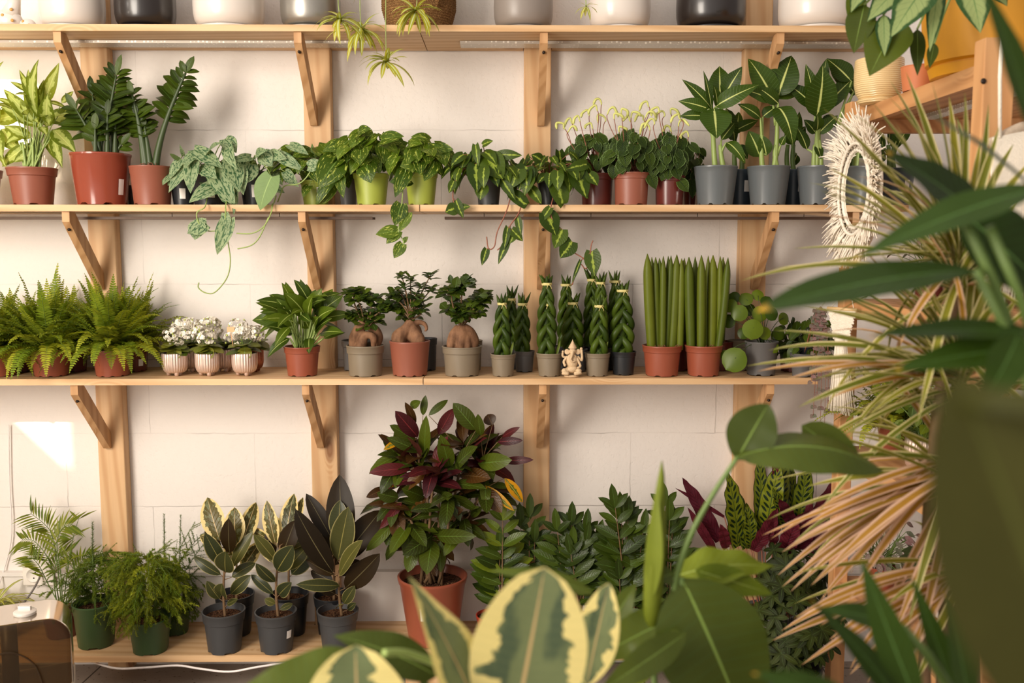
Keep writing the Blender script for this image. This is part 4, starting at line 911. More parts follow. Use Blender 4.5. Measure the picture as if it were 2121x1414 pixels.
def kalanchoes():
    q = NT('ribbed_silver_lustre'); nz = q.noise(q.obj(), 40, 4)
    q.fin(q.mix(nz, lin((236,216,204)), lin((206,180,164))), q.rng(nz, .3, .7, .28, .5), .7); MSV = q.m
    q = NT('ribbed_copper_lustre'); nz = q.noise(q.obj(), 40, 4); q.fin(q.mix(nz, lin((196,132,108)), lin((130,76,60))), .25, .85); MCP = q.m
    M_PET = m_plain('white_petal', (240,232,216), .6, var=.03); M_BUD = m_plain('green_bud', (178,190,90), .5)
    for cx, top, rim, Y, lab, mat in [
      (363, 730, 52, -.20, 'white kalanchoe in a ribbed silver pot, left of the three in front', MSV), (430, 730, 50, -.20, 'white kalanchoe in a ribbed silver pot, middle of the three in front', MSV),
      (507, 730, 52, -.20, 'white kalanchoe in a ribbed silver pot with a small peach tag, right of three', MSV),
      (396, 722, 44, -.11, 'white kalanchoe in a ribbed silver pot in the back row, left one', MSV), (466, 722, 44, -.11, 'white kalanchoe in a ribbed silver pot in the back row, right one', MSV),
      (526, 722, 40, -.11, 'kalanchoe in a copper ribbed pot peeking out behind the right silver pot', MCP)]:
        zt = ZT[3]+.0005; r = rim/2/ppm(Y-.02); X = at(cx, top+30, Y).x; h = at(cx, top, Y).z-zt
        t = thing('potted_kalanchoe', lab, 'potted plant', (X, Y, zt), 'kalanchoes in ribbed pots')
        m = MB(); z0 = .009
        m.lathe([(r*.3,z0), (r*.66,z0), (r*.80,z0+.003), (r*.90,z0+.009), (r*.97,z0+.018), (r*1.0,z0+.028), (r*1.0,h*.8), (r,h*.95), (r*.985,h-.001), (r*.95,h), (r*.93,h-.004), (r*.93,h*.6)], (X,Y,zt), 180, rib=30, ribd=.022)
        po = m.build('pot', mat, t)
        for k in range(3):
            a = -PI/2+2*PI*k/3+.5; f = MB(); f.lathe([(.001,0),(.0055,0),(.007,.005),(.008,.013)], (X+math.cos(a)*r*.55, Y+math.sin(a)*r*.55, zt), 10); f.build('foot', mat, po)
        s = MB(); s.lathe([(.0005, h*.9), (r*.92, h*.9)], (X,Y,zt), 20); s.build('soil', SOIL, t)
        c = V((X, Y, zt+h)); ml, ms, mf, mbud = MB(), MB(), MB(), MB()
        for i in range(15):
            a = 2*PI*i*.382+R.random(); z = .004+.04*i/15; el = R.uniform(-.1,.5)
            leafd(ml, c+V((0,0,z*.6)), (math.cos(a)*math.cos(el), math.sin(a)*math.cos(el), math.sin(el)), (math.cos(a)*-.3, math.sin(a)*-.3-.2, 1), R.uniform(.046,.062), R.uniform(.034,.044), 'round', R.uniform(.2,.9), cup=.12, nt=6)
        if Y < -.15:
            leafd(ml, c+V((.004,-.012,.018)), (.1,-.4,-.5), (0,-1,.6), .045, .045, 'round', .5, nt=6, tint=.8); leafd(ml, c+V((0,-.008,.02)), (0,-.6,.3), (0,-.6,1), .045, .05, 'round', .9, nt=6, tint=.6)
        for k in range(4):
            hc = c+V((R.uniform(-.036,.036), R.uniform(-.026,.015), R.uniform(.04,.085))); stem(ms, c+V((0,0,.01)), hc-V((0,0,.01)), .002)
            for j in range(22):
                u = V((R.gauss(0,1), R.gauss(0,1)-.5, R.gauss(0,1)+.5)).normalized(); p = hc+V((u.x*.027, u.y*.022, u.z*.02))
                if R.random() < .25: mbud.ball(p+u*.003, .0022, 6, 5, 1, 1, 1.5)
                else:
                    for w in range(4):
                        for lay in (0, 1):
                            a = PI/2*w+lay*.78+R.uniform(-.2,.2); o = perp(V((math.cos(a), math.sin(a), .2)), u); leafd(mf, p, (o+u*(.25+.5*lay)), u, .0092-.0015*lay, .0078, 'round', .6, nt=3, ns=1)
        ml.build('foliage', L_KAL, t, clamp='plant'); ms.build('stem', ST_GREEN, t, clamp='plant'); mf.build('flowers', M_PET, t, clamp='plant'); mbud.build('buds', M_BUD, t, clamp='plant')
        if 'tag' in lab:
            g = MB(); a = at(483, 716, Y-.03); b = at(478, 690, Y-.03); g.tube([a, b], .0013, 5); g.build('tag_stick', m_plain('peach_plastic', (222,170,120), .5), t)
            g = MB(); q0 = at(478, 682, Y-.03); g.box(q0.x-.011, q0.x+.011, q0.y-.001, q0.y+.001, q0.z-.008, q0.z+.008); g.build('tag_plate', bpy.data.materials['peach_plastic'], t, smooth=False)
kalanchoes()
def birkin():
    Y = -.20; t, c, r, h = shelf_pot(3, 626, 716, 76, Y, 'potted_philodendron', 'large rosette philodendron with cream-veined leaves in an orange pot before the second post', 'potted plant', P_ORANGE, None, lip=.22, step=.05, taper=.8, lobes=6)
    ml, ms = MB(), MB()
    hand = [(612,640,582,584,26),(638,622,608,580,24),(640,640,655,600,34),(612,650,556,612,34),(600,655,572,618,34),(630,650,586,606,40),(650,640,668,596,30),(650,650,704,618,42),(655,655,712,612,38),(600,668,560,652,30),(598,665,524,665,38),(640,660,650,610,34),(606,690,550,676,30),(612,668,578,660,40),(655,668,700,640,36),(665,690,714,690,26),(600,700,556,742,24),(640,700,640,734,22),(655,680,664,655,30),(670,660,730,650,24),(640,680,618,648,34),(670,700,716,690,18),(610,650,592,585,26,.05),(660,650,690,600,34,.06),(630,640,635,590,30,.06),(652,690,690,660,28)]
    for q in hand:
        bx,by,tx,ty,w = q[:5]; dy = R.uniform(-.08,.02) if len(q) < 6 else q[5]
        up = .9 if ty > by-10 else .5
        LP(ml, bx, by, tx, ty, w, Y-.01, dy, 'ovate', R.uniform(.5,1.1), fold=.2, nt=9, wave=.04, n=V((R.uniform(-.3,.3), -1, R.uniform(.3,1.1))))
        stem(ms, c+V(((bx-626)/700*.35, R.uniform(-.012,.01), -.012)), at(bx, by, Y-.01), .0036, (0,0,0), 6, 5, .0026)
    bush(ml, ms, c+V((0,0,.09)), (.085,.07,.075), 24, .085, .036, 'ovate', c+V((0,0,-.01)), down=.0, petr=.0024, hemi=-.5)
    ml.build('foliage', L_BIRK, t, clamp='plant'); ms.build('stem', ST_PALE, t, clamp='plant')
birkin()

def blob_skin(m, chains):
    for pts, rad in chains:
        P = crom(pts, 5); n = len(P); rr = []
        for i in range(n):
            q = i/(n-1)*(len(rad)-1); k = min(int(q), len(rad)-2); rr.append(rad[k]+(rad[k+1]-rad[k])*(q-k))
        m.tube(P, rr, 14)
def ginseng():
    q = NT('ginseng_root_bark'); g = q.obj(); nz = q.noise(q.mapping(g, (1.6,1.6,.9)), 30, 5, .6); q.fin(q.mix(q.rng(nz, .3, .7), lin((96,66,46)), lin((138,100,72))), .75, 0, .25); q.bump(nz, .35, .004); BARK = q.m
    def root(t, c, s, legs):
        m = MB(); blob_skin(m, [([c+V(p)*s for p in pts], [k*s for k in rad]) for pts, rad in legs]); o = m.build('root', BARK, t)
        rm = o.modifiers.new('remesh', 'REMESH'); rm.mode = 'VOXEL'; rm.voxel_size = .0028; rm.use_smooth_shade = True
        sm = o.modifiers.new('smooth', 'SMOOTH'); sm.iterations = 4; sm.factor = .6
    def crown(t, c, clusters, n, L, W, ends):
        ml, ms = MB(), MB()
        for (px, py, rx, ry) in clusters:
            Y = c.y; p = at(px, py, Y+R.uniform(-.02,.02)); s = ppm(Y)
            tp = p+V((0,0,-ry/s*.6)); stem(ms, ends, tp, .0032, (R.uniform(-.01,.01),0,.005), 6, 5, .002)
            for k in range(5):
                a = R.uniform(0, 2*PI); e = p+V((math.cos(a)*rx/s*.7, math.sin(a)*rx/s*.5, R.uniform(-.5,.8)*ry/s)); stem(ms, tp, e, .0016, (0,0,.004), 4, 4)
                for j in range(n):
                    b = tp.lerp(e, R.uniform(.35,1)); a2 = R.uniform(0,2*PI); el = R.uniform(-.5,.9)
                    leafd(ml, b, (math.cos(a2)*math.cos(el), math.sin(a2)*math.cos(el)-.15, math.sin(el)), (0,-.4,1), L*R.uniform(.75,1.15), W, 'obov', R.uniform(.2,.8), fold=.15, nt=5, ns=1)
        ml.build('foliage', L_FIC, t, clamp='plant'); ms.build('stem', ST_BROWN, t, clamp='plant')
    # left
    t, c, r, h = shelf_pot(3, 757, 714, 80, -.20, 'potted_ginseng_ficus', 'ginseng fig with folded leg-like root in a taupe pot, leftmost of three', 'bonsai', P_BEIGE, 'ginseng figs', lip=.26, step=.06, taper=.86, lobes=6)
    root(t, c, 1.0, [([(-.036,-.005,-.012),(-.032,-.006,.02),(-.018,-.004,.045),(-.004,0,.07)],[.012,.017,.019,.014]), ([(-.012,-.02,-.012),(-.006,-.02,.012),(.0,-.018,.03),(.016,-.02,.032),(.028,-.022,.024),(.028,-.022,.002),(.03,-.02,-.014)],[.017,.016,.012,.011,.011,.008,.007]), ([(.03,.014,-.012),(.038,.012,.02),(.028,.008,.045),(.004,.002,.062)],[.010,.016,.016,.012])])
    crown(t, c, [(742,615,22,14),(768,620,26,18),(755,645,34,22),(785,645,26,20),(735,648,22,16),(765,668,30,12),(732,605,10,10),(800,630,12,10)], 9, .034, .021, c+V((-.002,0,.062)))
    # middle, tall
    t, c, r, h = shelf_pot(3, 849, 705, 86, -.20, 'potted_ginseng_ficus', 'tallest ginseng fig with rosettes of narrow leaves in a terracotta pot, middle of three', 'bonsai', P_TERRA, 'ginseng figs', lip=.06, step=.015, taper=.83, lobes=9)
    root(t, c, 1.0, [([(-.030,-.012,-.010),(-.030,-.010,.012),(-.010,-.004,.034),(.006,0,.062)],[.021,.025,.018,.013]), ([(.026,-.014,-.012),(.028,-.012,.006),(.012,-.004,.03),(.006,0,.05)],[.018,.020,.018,.013]), ([(.008,0,.052),(.03,0,.056),(.046,0,.050),(.052,-.004,.034),(.044,-.004,.028)],[.008,.008,.007,.005,.002]), ([(.014,.0,.05),(.03,.01,.036),(.034,.012,.012)],[.006,.005,.003]), ([(-.03,-.012,.0),(-.01,.0,.02),(.02,-.01,.0)],[.016,.018,.014])])
    crown(t, c, [(840,620,26,16),(872,640,24,16),(828,632,20,14),(850,655,26,12),(868,618,20,14),(815,610,8,8)], 8, .031, .020, c+V((.004,0,.06)))
    ml, ms = MB(), MB()
    for (px, py, n, rr) in [(892,570,16,.032),(832,570,12,.024),(838,592,14,.030),(872,590,16,.034),(895,598,14,.028),(850,575,12,.024),(862,606,14,.032),(826,600,10,.024)]:
        p = at(px, py, c.y+R.uniform(-.03,.01)); stem(ms, c+V((.004,0,.06)), p, .0026, (0,0,.01), 5, 6)
        for i in range(n):
            a = 2*PI*i*.382; el = R.uniform(-.1,1.0); leafd(ml, p+V((0,0,-.006*(i % 3))), (math.cos(a)*math.cos(el), math.sin(a)*math.cos(el)-.1, math.sin(el)*.8), (0,-.3,1), rr*R.uniform(.9,1.2), .0125, 'ellip', .35, fold=.2, nt=5, ns=1)
    ml.build('upper_foliage', L_FIC, t, clamp='plant'); ms.build('branch', ST_BROWN, t, clamp='plant')
    # right
    t, c, r, h = shelf_pot(3, 957, 716, 84, -.20, 'potted_ginseng_ficus', 'ginseng fig with a stout round-shouldered root in a taupe pot, rightmost of three', 'bonsai', P_BEIGE, 'ginseng figs', lip=.24, step=.05, taper=.84, lobes=6)
    root(t, c, 1.0, [([(-.034,-.012,-.012),(-.032,-.012,.008),(-.022,-.006,.034),(-.006,0,.055)],[.010,.015,.018,.016]), ([(-.006,-.018,-.012),(-.002,-.014,.016),(0,-.006,.04),(0,0,.062)],[.012,.016,.022,.014]), ([(.016,-.012,-.012),(.016,-.010,.012),(.010,-.004,.04)],[.012,.014,.018]), ([(.030,.006,-.012),(.034,.004,.015),(.022,.0,.042),(.004,0,.058)],[.014,.019,.018,.013])])
    crown(t, c, [(958,588,26,14),(955,625,32,20),(985,620,26,18),(938,640,24,18),(975,645,26,12),(935,605,14,14),(962,655,30,10),(1000,612,8,6)], 9, .035, .022, c+V((0,0,.058)))
    mm = [(965,596,972,570,34),(942,600,948,572,20),(936,590,932,568,12),(990,612,1012,612,12),(925,640,912,628,22)]
    ml = MB()
    for q in mm:
        ml = MB(); LP(ml, *q, -.22, 0, 'obov', .3); ml.build('large_leaf', L_FIC, t, clamp='plant')
    for cx, top, rim, lab, mt in [(744,704,74,'grey nursery pot behind the left ginseng fig',P_GREY),(884,700,44,'dark grey nursery pot behind the tall ginseng fig',P_CHAR),(972,704,56,'taupe nursery pot behind the right ginseng fig',P_BEIGE)]:
        shelf_pot(3, cx, top, rim, -.085, 'nursery_pot', lab, 'pot', mt, 'nursery pots behind the ginseng figs', lip=.2, step=.05, taper=.85, fill=.85)
ginseng()

def braids():
    SP = m_leaf('plaited_snake_plant', (34,62,26), (60,94,38), .42, trans=0, bump=0); 
    GB = 'braided snake plants'
    D = [ # cx, top, rim, Y, pot, braid base px, top px, width px, ties(px y), n, label
     (1042,732,54,-.215,P_BEIGE,1040,628,36,[(629,14)],4,'short braided snake plant in a small taupe pot, leftmost of the plaited row'),
     (1086,726,44,-.12,P_GREY,1082,628,32,[(630,16)],4,'short braided snake plant in a grey pot, right behind the leftmost taupe one'),
     (1060,722,30,-.07,P_CHAR,1059,612,28,[(620,12)],4,'short braided snake plant peeking between the two at the left, hardly any pot visible'),
     (1138,730,56,-.215,P_BEIGE,1132,588,40,[(630,15),(588,17)],4,'braided snake plant with two ties in a taupe pot left of the figurine'),
     (1192,722,52,-.12,P_GREY,1186,626,46,[(628,17)],4,'braided snake plant with a broad plait in a grey pot behind the figurine'),
     (1168,716,40,-.065,P_BLACK,1172,590,36,[(590,20)],4,'tall braided snake plant in a black pot in the back row, left of the figurine'),
     (1237,730,54,-.215,P_BEIGE,1240,634,38,[(634,15)],4,'braided snake plant with a knotted tie in a taupe pot right of the figurine'),
     (1246,720,40,-.12,P_CHAR,1243,586,32,[(586,12)],4,'slender tall braided snake plant directly behind the knotted one'),
     (1226,716,40,-.065,P_BLACK,1224,576,32,[(580,14)],4,'tallest dark braided snake plant in the back row right of the figurine'),
     (1291,727,54,-.19,P_BLACK,1288,604,50,[(602,18)],4,'wide braided snake plant in a black pot, right end of the plaited row'),
     (1272,718,40,-.075,P_CHAR,1272,584,30,[(583,20)],4,'tall braided snake plant in the back row behind the black pot')]
    for cx, top, rim, Y, pm, bx, by, w, ties, n, lab in D:
        t, c, r, h = shelf_pot(3, cx, top, rim, Y, 'braided_snake_plant', lab, 'potted plant', pm, GB, lip=.2, step=.04, taper=.8, lobes=6)
        s = ppm(Y); b = at(bx, top, Y); ztop = at(bx, by, Y).z; b = V((b.x, Y, c.z-.01)); H = ztop-b.z; m = MB()
        braid(m, b, H, w/s*.80, n, .0112*(w/40)**.5, R.choice((4,5,6)), R.random()*6); m.build('braid', SP, t)
        for (ty, tw) in ties: tie(t, V((b.x, Y-.002, 0)), at(bx, ty, Y).z, max(.028, tw/s*1.25)*.95 if tw < 18 else .034)
        if cx in (1042, 1237, 1138):
            k = MB(); leafd(k, c+V((r*.5,-.01,-.01)), (.25,0,1), (0,-1,0), .05, .008, 'strap', .2); k.build('young_leaf', L_ZZ2, t, clamp='plant')
braids()

def figurine():
    q = NT('carved_cream_stone'); nz = q.noise(q.obj(), 260, 4); q.fin(q.mix(nz, lin((222,196,160)), lin((186,156,120))), .7, 0, .3); q.bump(nz, .5, .002); ST = q.m
    Y = -.245; zt = ZT[3]+.0005; X = at(1184, 760, Y).x; s = ppm(Y); t = thing('figurine', 'small cream carved elephant-headed figurine sitting between two braided snake plants', 'figurine', (X, Y, zt))
    def P(px, py, dy=0): p = at(px, py, Y+dy); return p
    m = MB()
    m.lathe([(.001,0),(.021,0),(.022,.003),(.019,.006),(.001,.006)], (X,Y,zt), 24, sx=1.05, sy=.75)
    m.ball(P(1185,748), .0185, 16, 12, 1, .85, 1.35); m.ball(P(1185,764,-.002), .017, 14, 10, 1.1, .9, .7)                     # belly and torso
    for sx in (-1, 1):
        m.tube([P(1184,765,-.002), P(1184+sx*14,768,-.008), P(1184+sx*17,772,-.012), P(1184+sx*6,774,-.02)], [.009,.0085,.007,.005], 10)   # folded legs
        m.ball(P(1184+sx*15,768,-.01), .0085, 12, 9)
    m.build('body', ST, t)
    hd = MB(); hd.ball(P(1186,727,-.004), .0105, 14, 11, 1, .9, 1.05)
    hd.tube(crom([P(1186,728,-.012), P(1184,737,-.018), P(1182,744,-.020), P(1186,749,-.020), P(1191,748,-.018)], 4), [.0055,.0053,.005,.0047,.0043,.004,.0038,.0036,.0034,.0032,.003,.003,.0028,.0026,.0024,.002,.002], 8)
    for sx in (-1, 1): hd.tube([P(1186+sx*4,735,-.012), P(1186+sx*7,740,-.016)], [.0015,.0007], 6)
    hd.build('head', ST, t)
    for sx in (-1, 1):
        e = MB(); leafd(e, P(1186+sx*6,726,-.002), (sx*1,-.2,-.45), (0,-1,.1), .017, .017, 'round', .5, nt=6); o = e.build('ear', ST, t); so = o.modifiers.new('s', 'SOLIDIFY'); so.thickness = .002
    cr = MB(); b = P(1186,720,-.002); cr.lathe([(.0115,-.002),(.0125,.001),(.010,.004),(.0105,.006),(.007,.009),(.0075,.011),(.0045,.014),(.005,.016),(.0018,.020),(.0005,.025)], b, 20, rib=10, ribd=.06); cr.build('crown', ST, t)
    for pts, rad in [([P(1176,738), P(1168,748,-.006), P(1170,756,-.014)], [.0045,.004,.0035]), ([P(1196,738), P(1205,746,-.002), P(1205,730,-.004), P(1204,722,-.004)], [.0045,.004,.003,.0036]), ([P(1176,740), P(1166,738,-.002), P(1166,728,-.002)], [.0045,.0035,.003]), ([P(1195,742,-.004), P(1202,757,-.012), P(1198,761,-.016)], [.0045,.0038,.003])]:
        a = MB(); a.tube(crom(pts, 4), [rad[0]]*2+[rad[1]]*(len(crom(pts, 4))-4)+[rad[-1]]*2, 8); a.ball(pts[-1], rad[-1]*1.25, 8, 6); a.build('arm', ST, t)
figurine()

def cylindrica():
    SC1 = m_leaf('banded_snake_spear', (56,84,34), (84,112,44), .45, trans=0, bump=0)
    q = SC1.node_tree
    for cx, rim, Y, lab, spears, nm in [
      (1371, 84, -.21, 'cylindrical snake plant with fanned spears in an orange pot, left of the pair', [(1350,1341,525,20),(1362,1358,532,16),(1376,1366,534,17),(1392,1402,527,20),(1408,1412,535,16),(1380,1390,529,15),(1372,1374,530,14),(1398,1384,530,15),(1366,1350,532,14,.03),(1404,1418,534,14,.03)], 'a'),
      (1457, 80, -.21, 'cylindrical snake plant with tall spears in an orange pot, right of the pair', [(1432,1427,532,20),(1452,1453,528,18),(1474,1477,528,21),(1488,1508,533,16),(1490,1492,530,14),(1442,1440,531,14,.03),(1466,1467,529,13,.03),(1482,1498,532,15,.02)], 'b'),
      (1404, 60, -.09, 'cylindrical snake plant in a maroon pot behind the gap of the pair', [(1395,1392,540,15),(1408,1415,538,15),(1420,1428,536,14)], 'c'),
      (1490, 60, -.09, 'cylindrical snake plant in a maroon pot behind the right one', [(1480,1482,542,14),(1494,1500,540,14)], 'd')]:
        t, c, r, h = shelf_pot(3, cx, 714 if Y < -.15 else 706, rim, Y, 'potted_snake_plant', lab, 'potted plant', P_ORANGE if Y < -.15 else P_MAROON, 'cylindrical snake plants', lip=.22, step=.05, taper=.8, lobes=6)
        m = MB()
        for q in spears:
            bx, tx, ty, w = q[:4]; dy = q[4] if len(q) > 4 else R.uniform(-.025, .01); s = ppm(Y+dy)
            a = at(bx, 714, Y+dy); a.z = c.z-.015; b = at(tx, ty, Y+dy); P = []; N = 22; rd = []
            for i in range(N+1):
                f = i/N; P.append(a.lerp(b, f)+V(((tx-bx)/s*.12*math.sin(PI*f), 0, 0))); rr = w/2/s*(.92+.12*math.sin(PI*f)) * (1 if f < .78 else max(.06, 1-((f-.78)/.22)**2.0)); rd.append(rr)
            m.tube(P, rd, 12, R.random())
        m.build('spears', SC1, t)
        k = MB()
        for i in range(30): a = R.uniform(0, 6.28); p = c+V((math.cos(a)*r*.75*R.random(), math.sin(a)*r*.75*R.random(), -h*.09)); stem(k, p, p+V((R.uniform(-.02,.02), R.uniform(-.01,.01), .004)), .0008, (0,0,.008), 3, 4)
        k.build('bark_mulch', ST_RED, t)
cylindrica()

def pilea():
    t, c, r, h = shelf_pot(3, 1577, 706, 70, -.20, 'potted_coin_plant', 'round-leaved coin plant in a grey pot under the right post', 'potted plant', P_GREY, None, lip=.16, step=.02, taper=.82, lobes=6)
    ml, ms, Y = MB(), MB(), -.20
    for (x, y, d, dy) in [(1531,648,36,-.02),(1560,682,44,-.05),(1520,745,54,-.07),(1512,632,30,0),(1545,618,30,.02),(1570,610,26,.03),(1590,625,30,.02),(1508,665,30,.01),(1600,650,30,-.02),(1540,690,26,.02),(1585,690,28,-.03),(1615,690,30,.01),(1625,660,28,.03),(1520,615,26,.04),(1550,640,30,.05),(1575,650,34,.0),(1605,720,24,-.04),(1500,735,22,-.03)]:
        b = at(x, y, Y+dy); s = ppm(Y+dy); L = d/s; n = V(((x-1570)/160, -1, .35)).normalized(); dn = perp(V(((x-1570)/60, 0, -1 if y > 640 else .6)), n)
        leafd(ml, b-dn*L*.5, dn, n, L, L, 'round', .35, fold=-.05, cup=.1, nt=9, ns=3)
        stem(ms, c+V((R.uniform(-.01,.01), 0, -.01)), b-dn*L*.08, .0014, (0,0,.018), 5, 6)
    ml.build('foliage', L_PIL, t, clamp='plant'); ms.build('stem', ST_DARK, t, clamp='plant')
    shelf_pot(3, 1532, 704, 50, -.09, 'nursery_pot', 'taupe nursery pot behind the coin plant', 'pot', P_BEIGE, None, lip=.2, step=.05, taper=.85, fill=.85)
    for cx, rim, Y, lab, pm in [(1640,54,-.12,'dark leafy plant in a maroon pot right of the coin plant',P_MAROON),(1670,56,-.20,'small dark leafy plant at the right end of the third shelf',P_BLACK)]:
        t, c, r, h = shelf_pot(3, cx, 716, rim, Y, 'potted_leafy_plant', lab, 'potted plant', pm, None, taper=.82)
        ml, ms = MB(), MB(); bush(ml, ms, c+V((0,-.01,.01)), (.07,.06,.085), 60, .045, .026, 'ovate', c+V((0,0,-.01)), down=.6, hemi=-.7)
        ml.build('foliage', L_ZZ, t, clamp='plant'); ms.build('stem', ST_DARK, t, clamp='plant')
pilea()

# ================================================================ bottom shelf
def spider_left():
    t, c, r, h = shelf_pot(4, -10, 1262, 110, -.14, 'potted_spider_plant', 'small striped spider plant in a white pot behind the humidifier', 'potted plant', C_WHITE, None, lip=.1, step=.0)
    ml = MB()
    for i in range(50): a = 2*PI*i/50; el = R.uniform(.3,1.1); leafd(ml, c, (math.cos(a)*math.cos(el), math.sin(a)*math.cos(el), math.sin(el)), (0,0,1), R.uniform(.1,.19), .011, 'strap', R.uniform(1.2,2.2), nt=7, ns=1)
    ml.build('foliage', L_SPID, t, clamp='plant')
spider_left()
def palm():
    t, c, r, h = shelf_pot(4, 128, 1262, 80, -.12, 'potted_palm', 'slender parlour palm in a red pot behind the humidifier', 'potted plant', P_MAROON, None, lip=.15)
    ml, ms, Y = MB(), MB(), -.12
    for (pts, n, L) in [([(128,1262),(120,1180),(108,1110),(92,1085),(62,1062)],16,.07),([(125,1262),(112,1190),(96,1150),(70,1120),(45,1118)],18,.075),([(130,1262),(140,1180),(150,1120),(164,1070)],3,.07),([(130,1262),(126,1190),(118,1130),(128,1095),(150,1085)],16,.07),([(128,1262),(100,1210),(80,1170),(60,1150)],16,.06),([(132,1262),(150,1200),(170,1160),(190,1150)],16,.06),([(120,1262),(112,1200),(120,1160),(150,1140)],14,.06)]:
        P = crom([at(x, y, Y+R.uniform(-.03,.03)) for x, y in pts], 6); N = len(P); ms.tube(P, [.0022*(1-.7*i/N) for i in range(N)], 5)
        for j in range(n):
            f = .45+.55*j/max(1,n-1); i = min(int(f*(N-1)), N-2); ax = (P[i+1]-P[i]).normalized(); side = perp(ax.cross(V((0,-.7,.7))), ax)
            for s in (-1, 1): leafd(ml, P[i], side*s*.8+ax*.8+V((0,0,-.1)), V((0,-.7,.7)), L*(1-.35*abs(f-.7))*R.uniform(.8,1.1), .0075, 'lance', .5, nt=4, ns=1)
    ml.build('foliage', L_PALM, t, clamp='plant'); ms.build('stem', ST_GREEN, t, clamp='plant')
palm()
def conifers():
    for cx, top, rim, Y, lab, sprays in [
      (197, 1245, 92, -.19, 'asparagus fern with one upright plume in a green pot, leftmost of three', 'A'),
      (311, 1277, 90, -.235, 'bushy drooping asparagus fern in a green pot, nearest the front edge', 'B'),
      (363, 1262, 66, -.10, 'feathery asparagus fern with tall plumes in a green pot in the back row', 'C')]:
        t, c, r, h = shelf_pot(4, cx, top, rim, Y, 'potted_asparagus_fern', lab, 'potted plant', P_GREEN, 'asparagus ferns in green pots', lip=.25, step=.02, taper=.8, lobes=4, fill=.82)
        ml, ms = MB(), MB(); s = ppm(Y); st = c+V((0,0,-h*.18))
        def fe(bx, by, tx, ty, nd=.011, sub=.0, dr=.5, dy=0, N=26):
            a = at(bx, by, Y); b = at(tx, ty, Y+dy); d = b-a; L = d.length; feather(ml, ms, a, d.normalized()+V((0,0,dr*.35)), L*1.08, nd, N, dr, sub=sub)
        if sprays == 'A':
            stem(ms, st, at(192,1150,Y), .0026, None, 6, 6); fe(192,1250,192,1094,.014,0,.0,0,110)
            for i in range(46):
                a = R.uniform(0, 2*PI); L = R.uniform(.08,.15); z = R.uniform(.02,.15); b = c+V((R.uniform(-.012,.012),0,z-.02)); d = V((math.cos(a)*1.0, math.sin(a)*.7, R.uniform(-.1,.9)))
                feather(ml, ms, b, d, L, .010, 20, R.uniform(1.2,2.4), sub=.35)
            for (x,y) in ((110,1170),(120,1130),(135,1200),(100,1190),(90,1215),(245,1200),(235,1150),(150,1150)): fe(190,1235,x,y,.010,.45,.9,R.uniform(-.04,.03),24)
            for (x,y) in ((240,1290),(232,1305),(245,1270)): fe(228,1215,x,y,.010,.3,.8,-.05,20)
            stem(ms, st, c+V((.0,0,.1)), .0022)
        if sprays == 'B':
            for i in range(120):
                a = R.uniform(0, 2*PI); L = R.uniform(.08,.15); z = R.uniform(.03,.20); b = c+V((math.cos(a)*.02, math.sin(a)*.015, z)); d = V((math.cos(a)*1.05, math.sin(a)*.8-.1, R.uniform(-.1,.8)))
                feather(ml, ms, b, d, L, .0125, 18, R.uniform(1.2,2.4), sub=.4)
            for k in range(5): stem(ms, st+V((R.uniform(-.02,.02),0,0)), c+V((R.uniform(-.04,.04), R.uniform(-.03,.03), .15)), .0022, None, 5, 5)
        if sprays == 'C':
            fe(342,1240,340,1078,.013,0,.0,0,110); fe(372,1180,374,1075,.011,0,.1,0,60); fe(350,1200,415,1100,.010,.6,.6,0,30); fe(360,1160,400,1085,.010,.2,.2); fe(380,1190,430,1110,.010,.5,.5); fe(390,1200,428,1160,.010,.3,.9)
            for i in range(50):
                a = R.uniform(0, 2*PI); L = R.uniform(.08,.14); z = R.uniform(-.0,.14); feather(ml, ms, c+V((0,0,z)), (math.cos(a), math.sin(a)*.7, R.uniform(-.2,.6)), L, .010, 18, R.uniform(1.4,2.6), sub=.3)
            stem(ms, st, at(350,1150,Y), .0024)
        ml.v = [(x, y, max(z, ZT[4]+.01)) if y > -SHD else (x, y, z) for x, y, z in ml.v]
        ml.build('foliage', L_CONID if sprays != 'B' else L_CONIF, t, clamp='plant'); ms.build('stem', ST_GREEN, t, clamp='plant')
conifers()

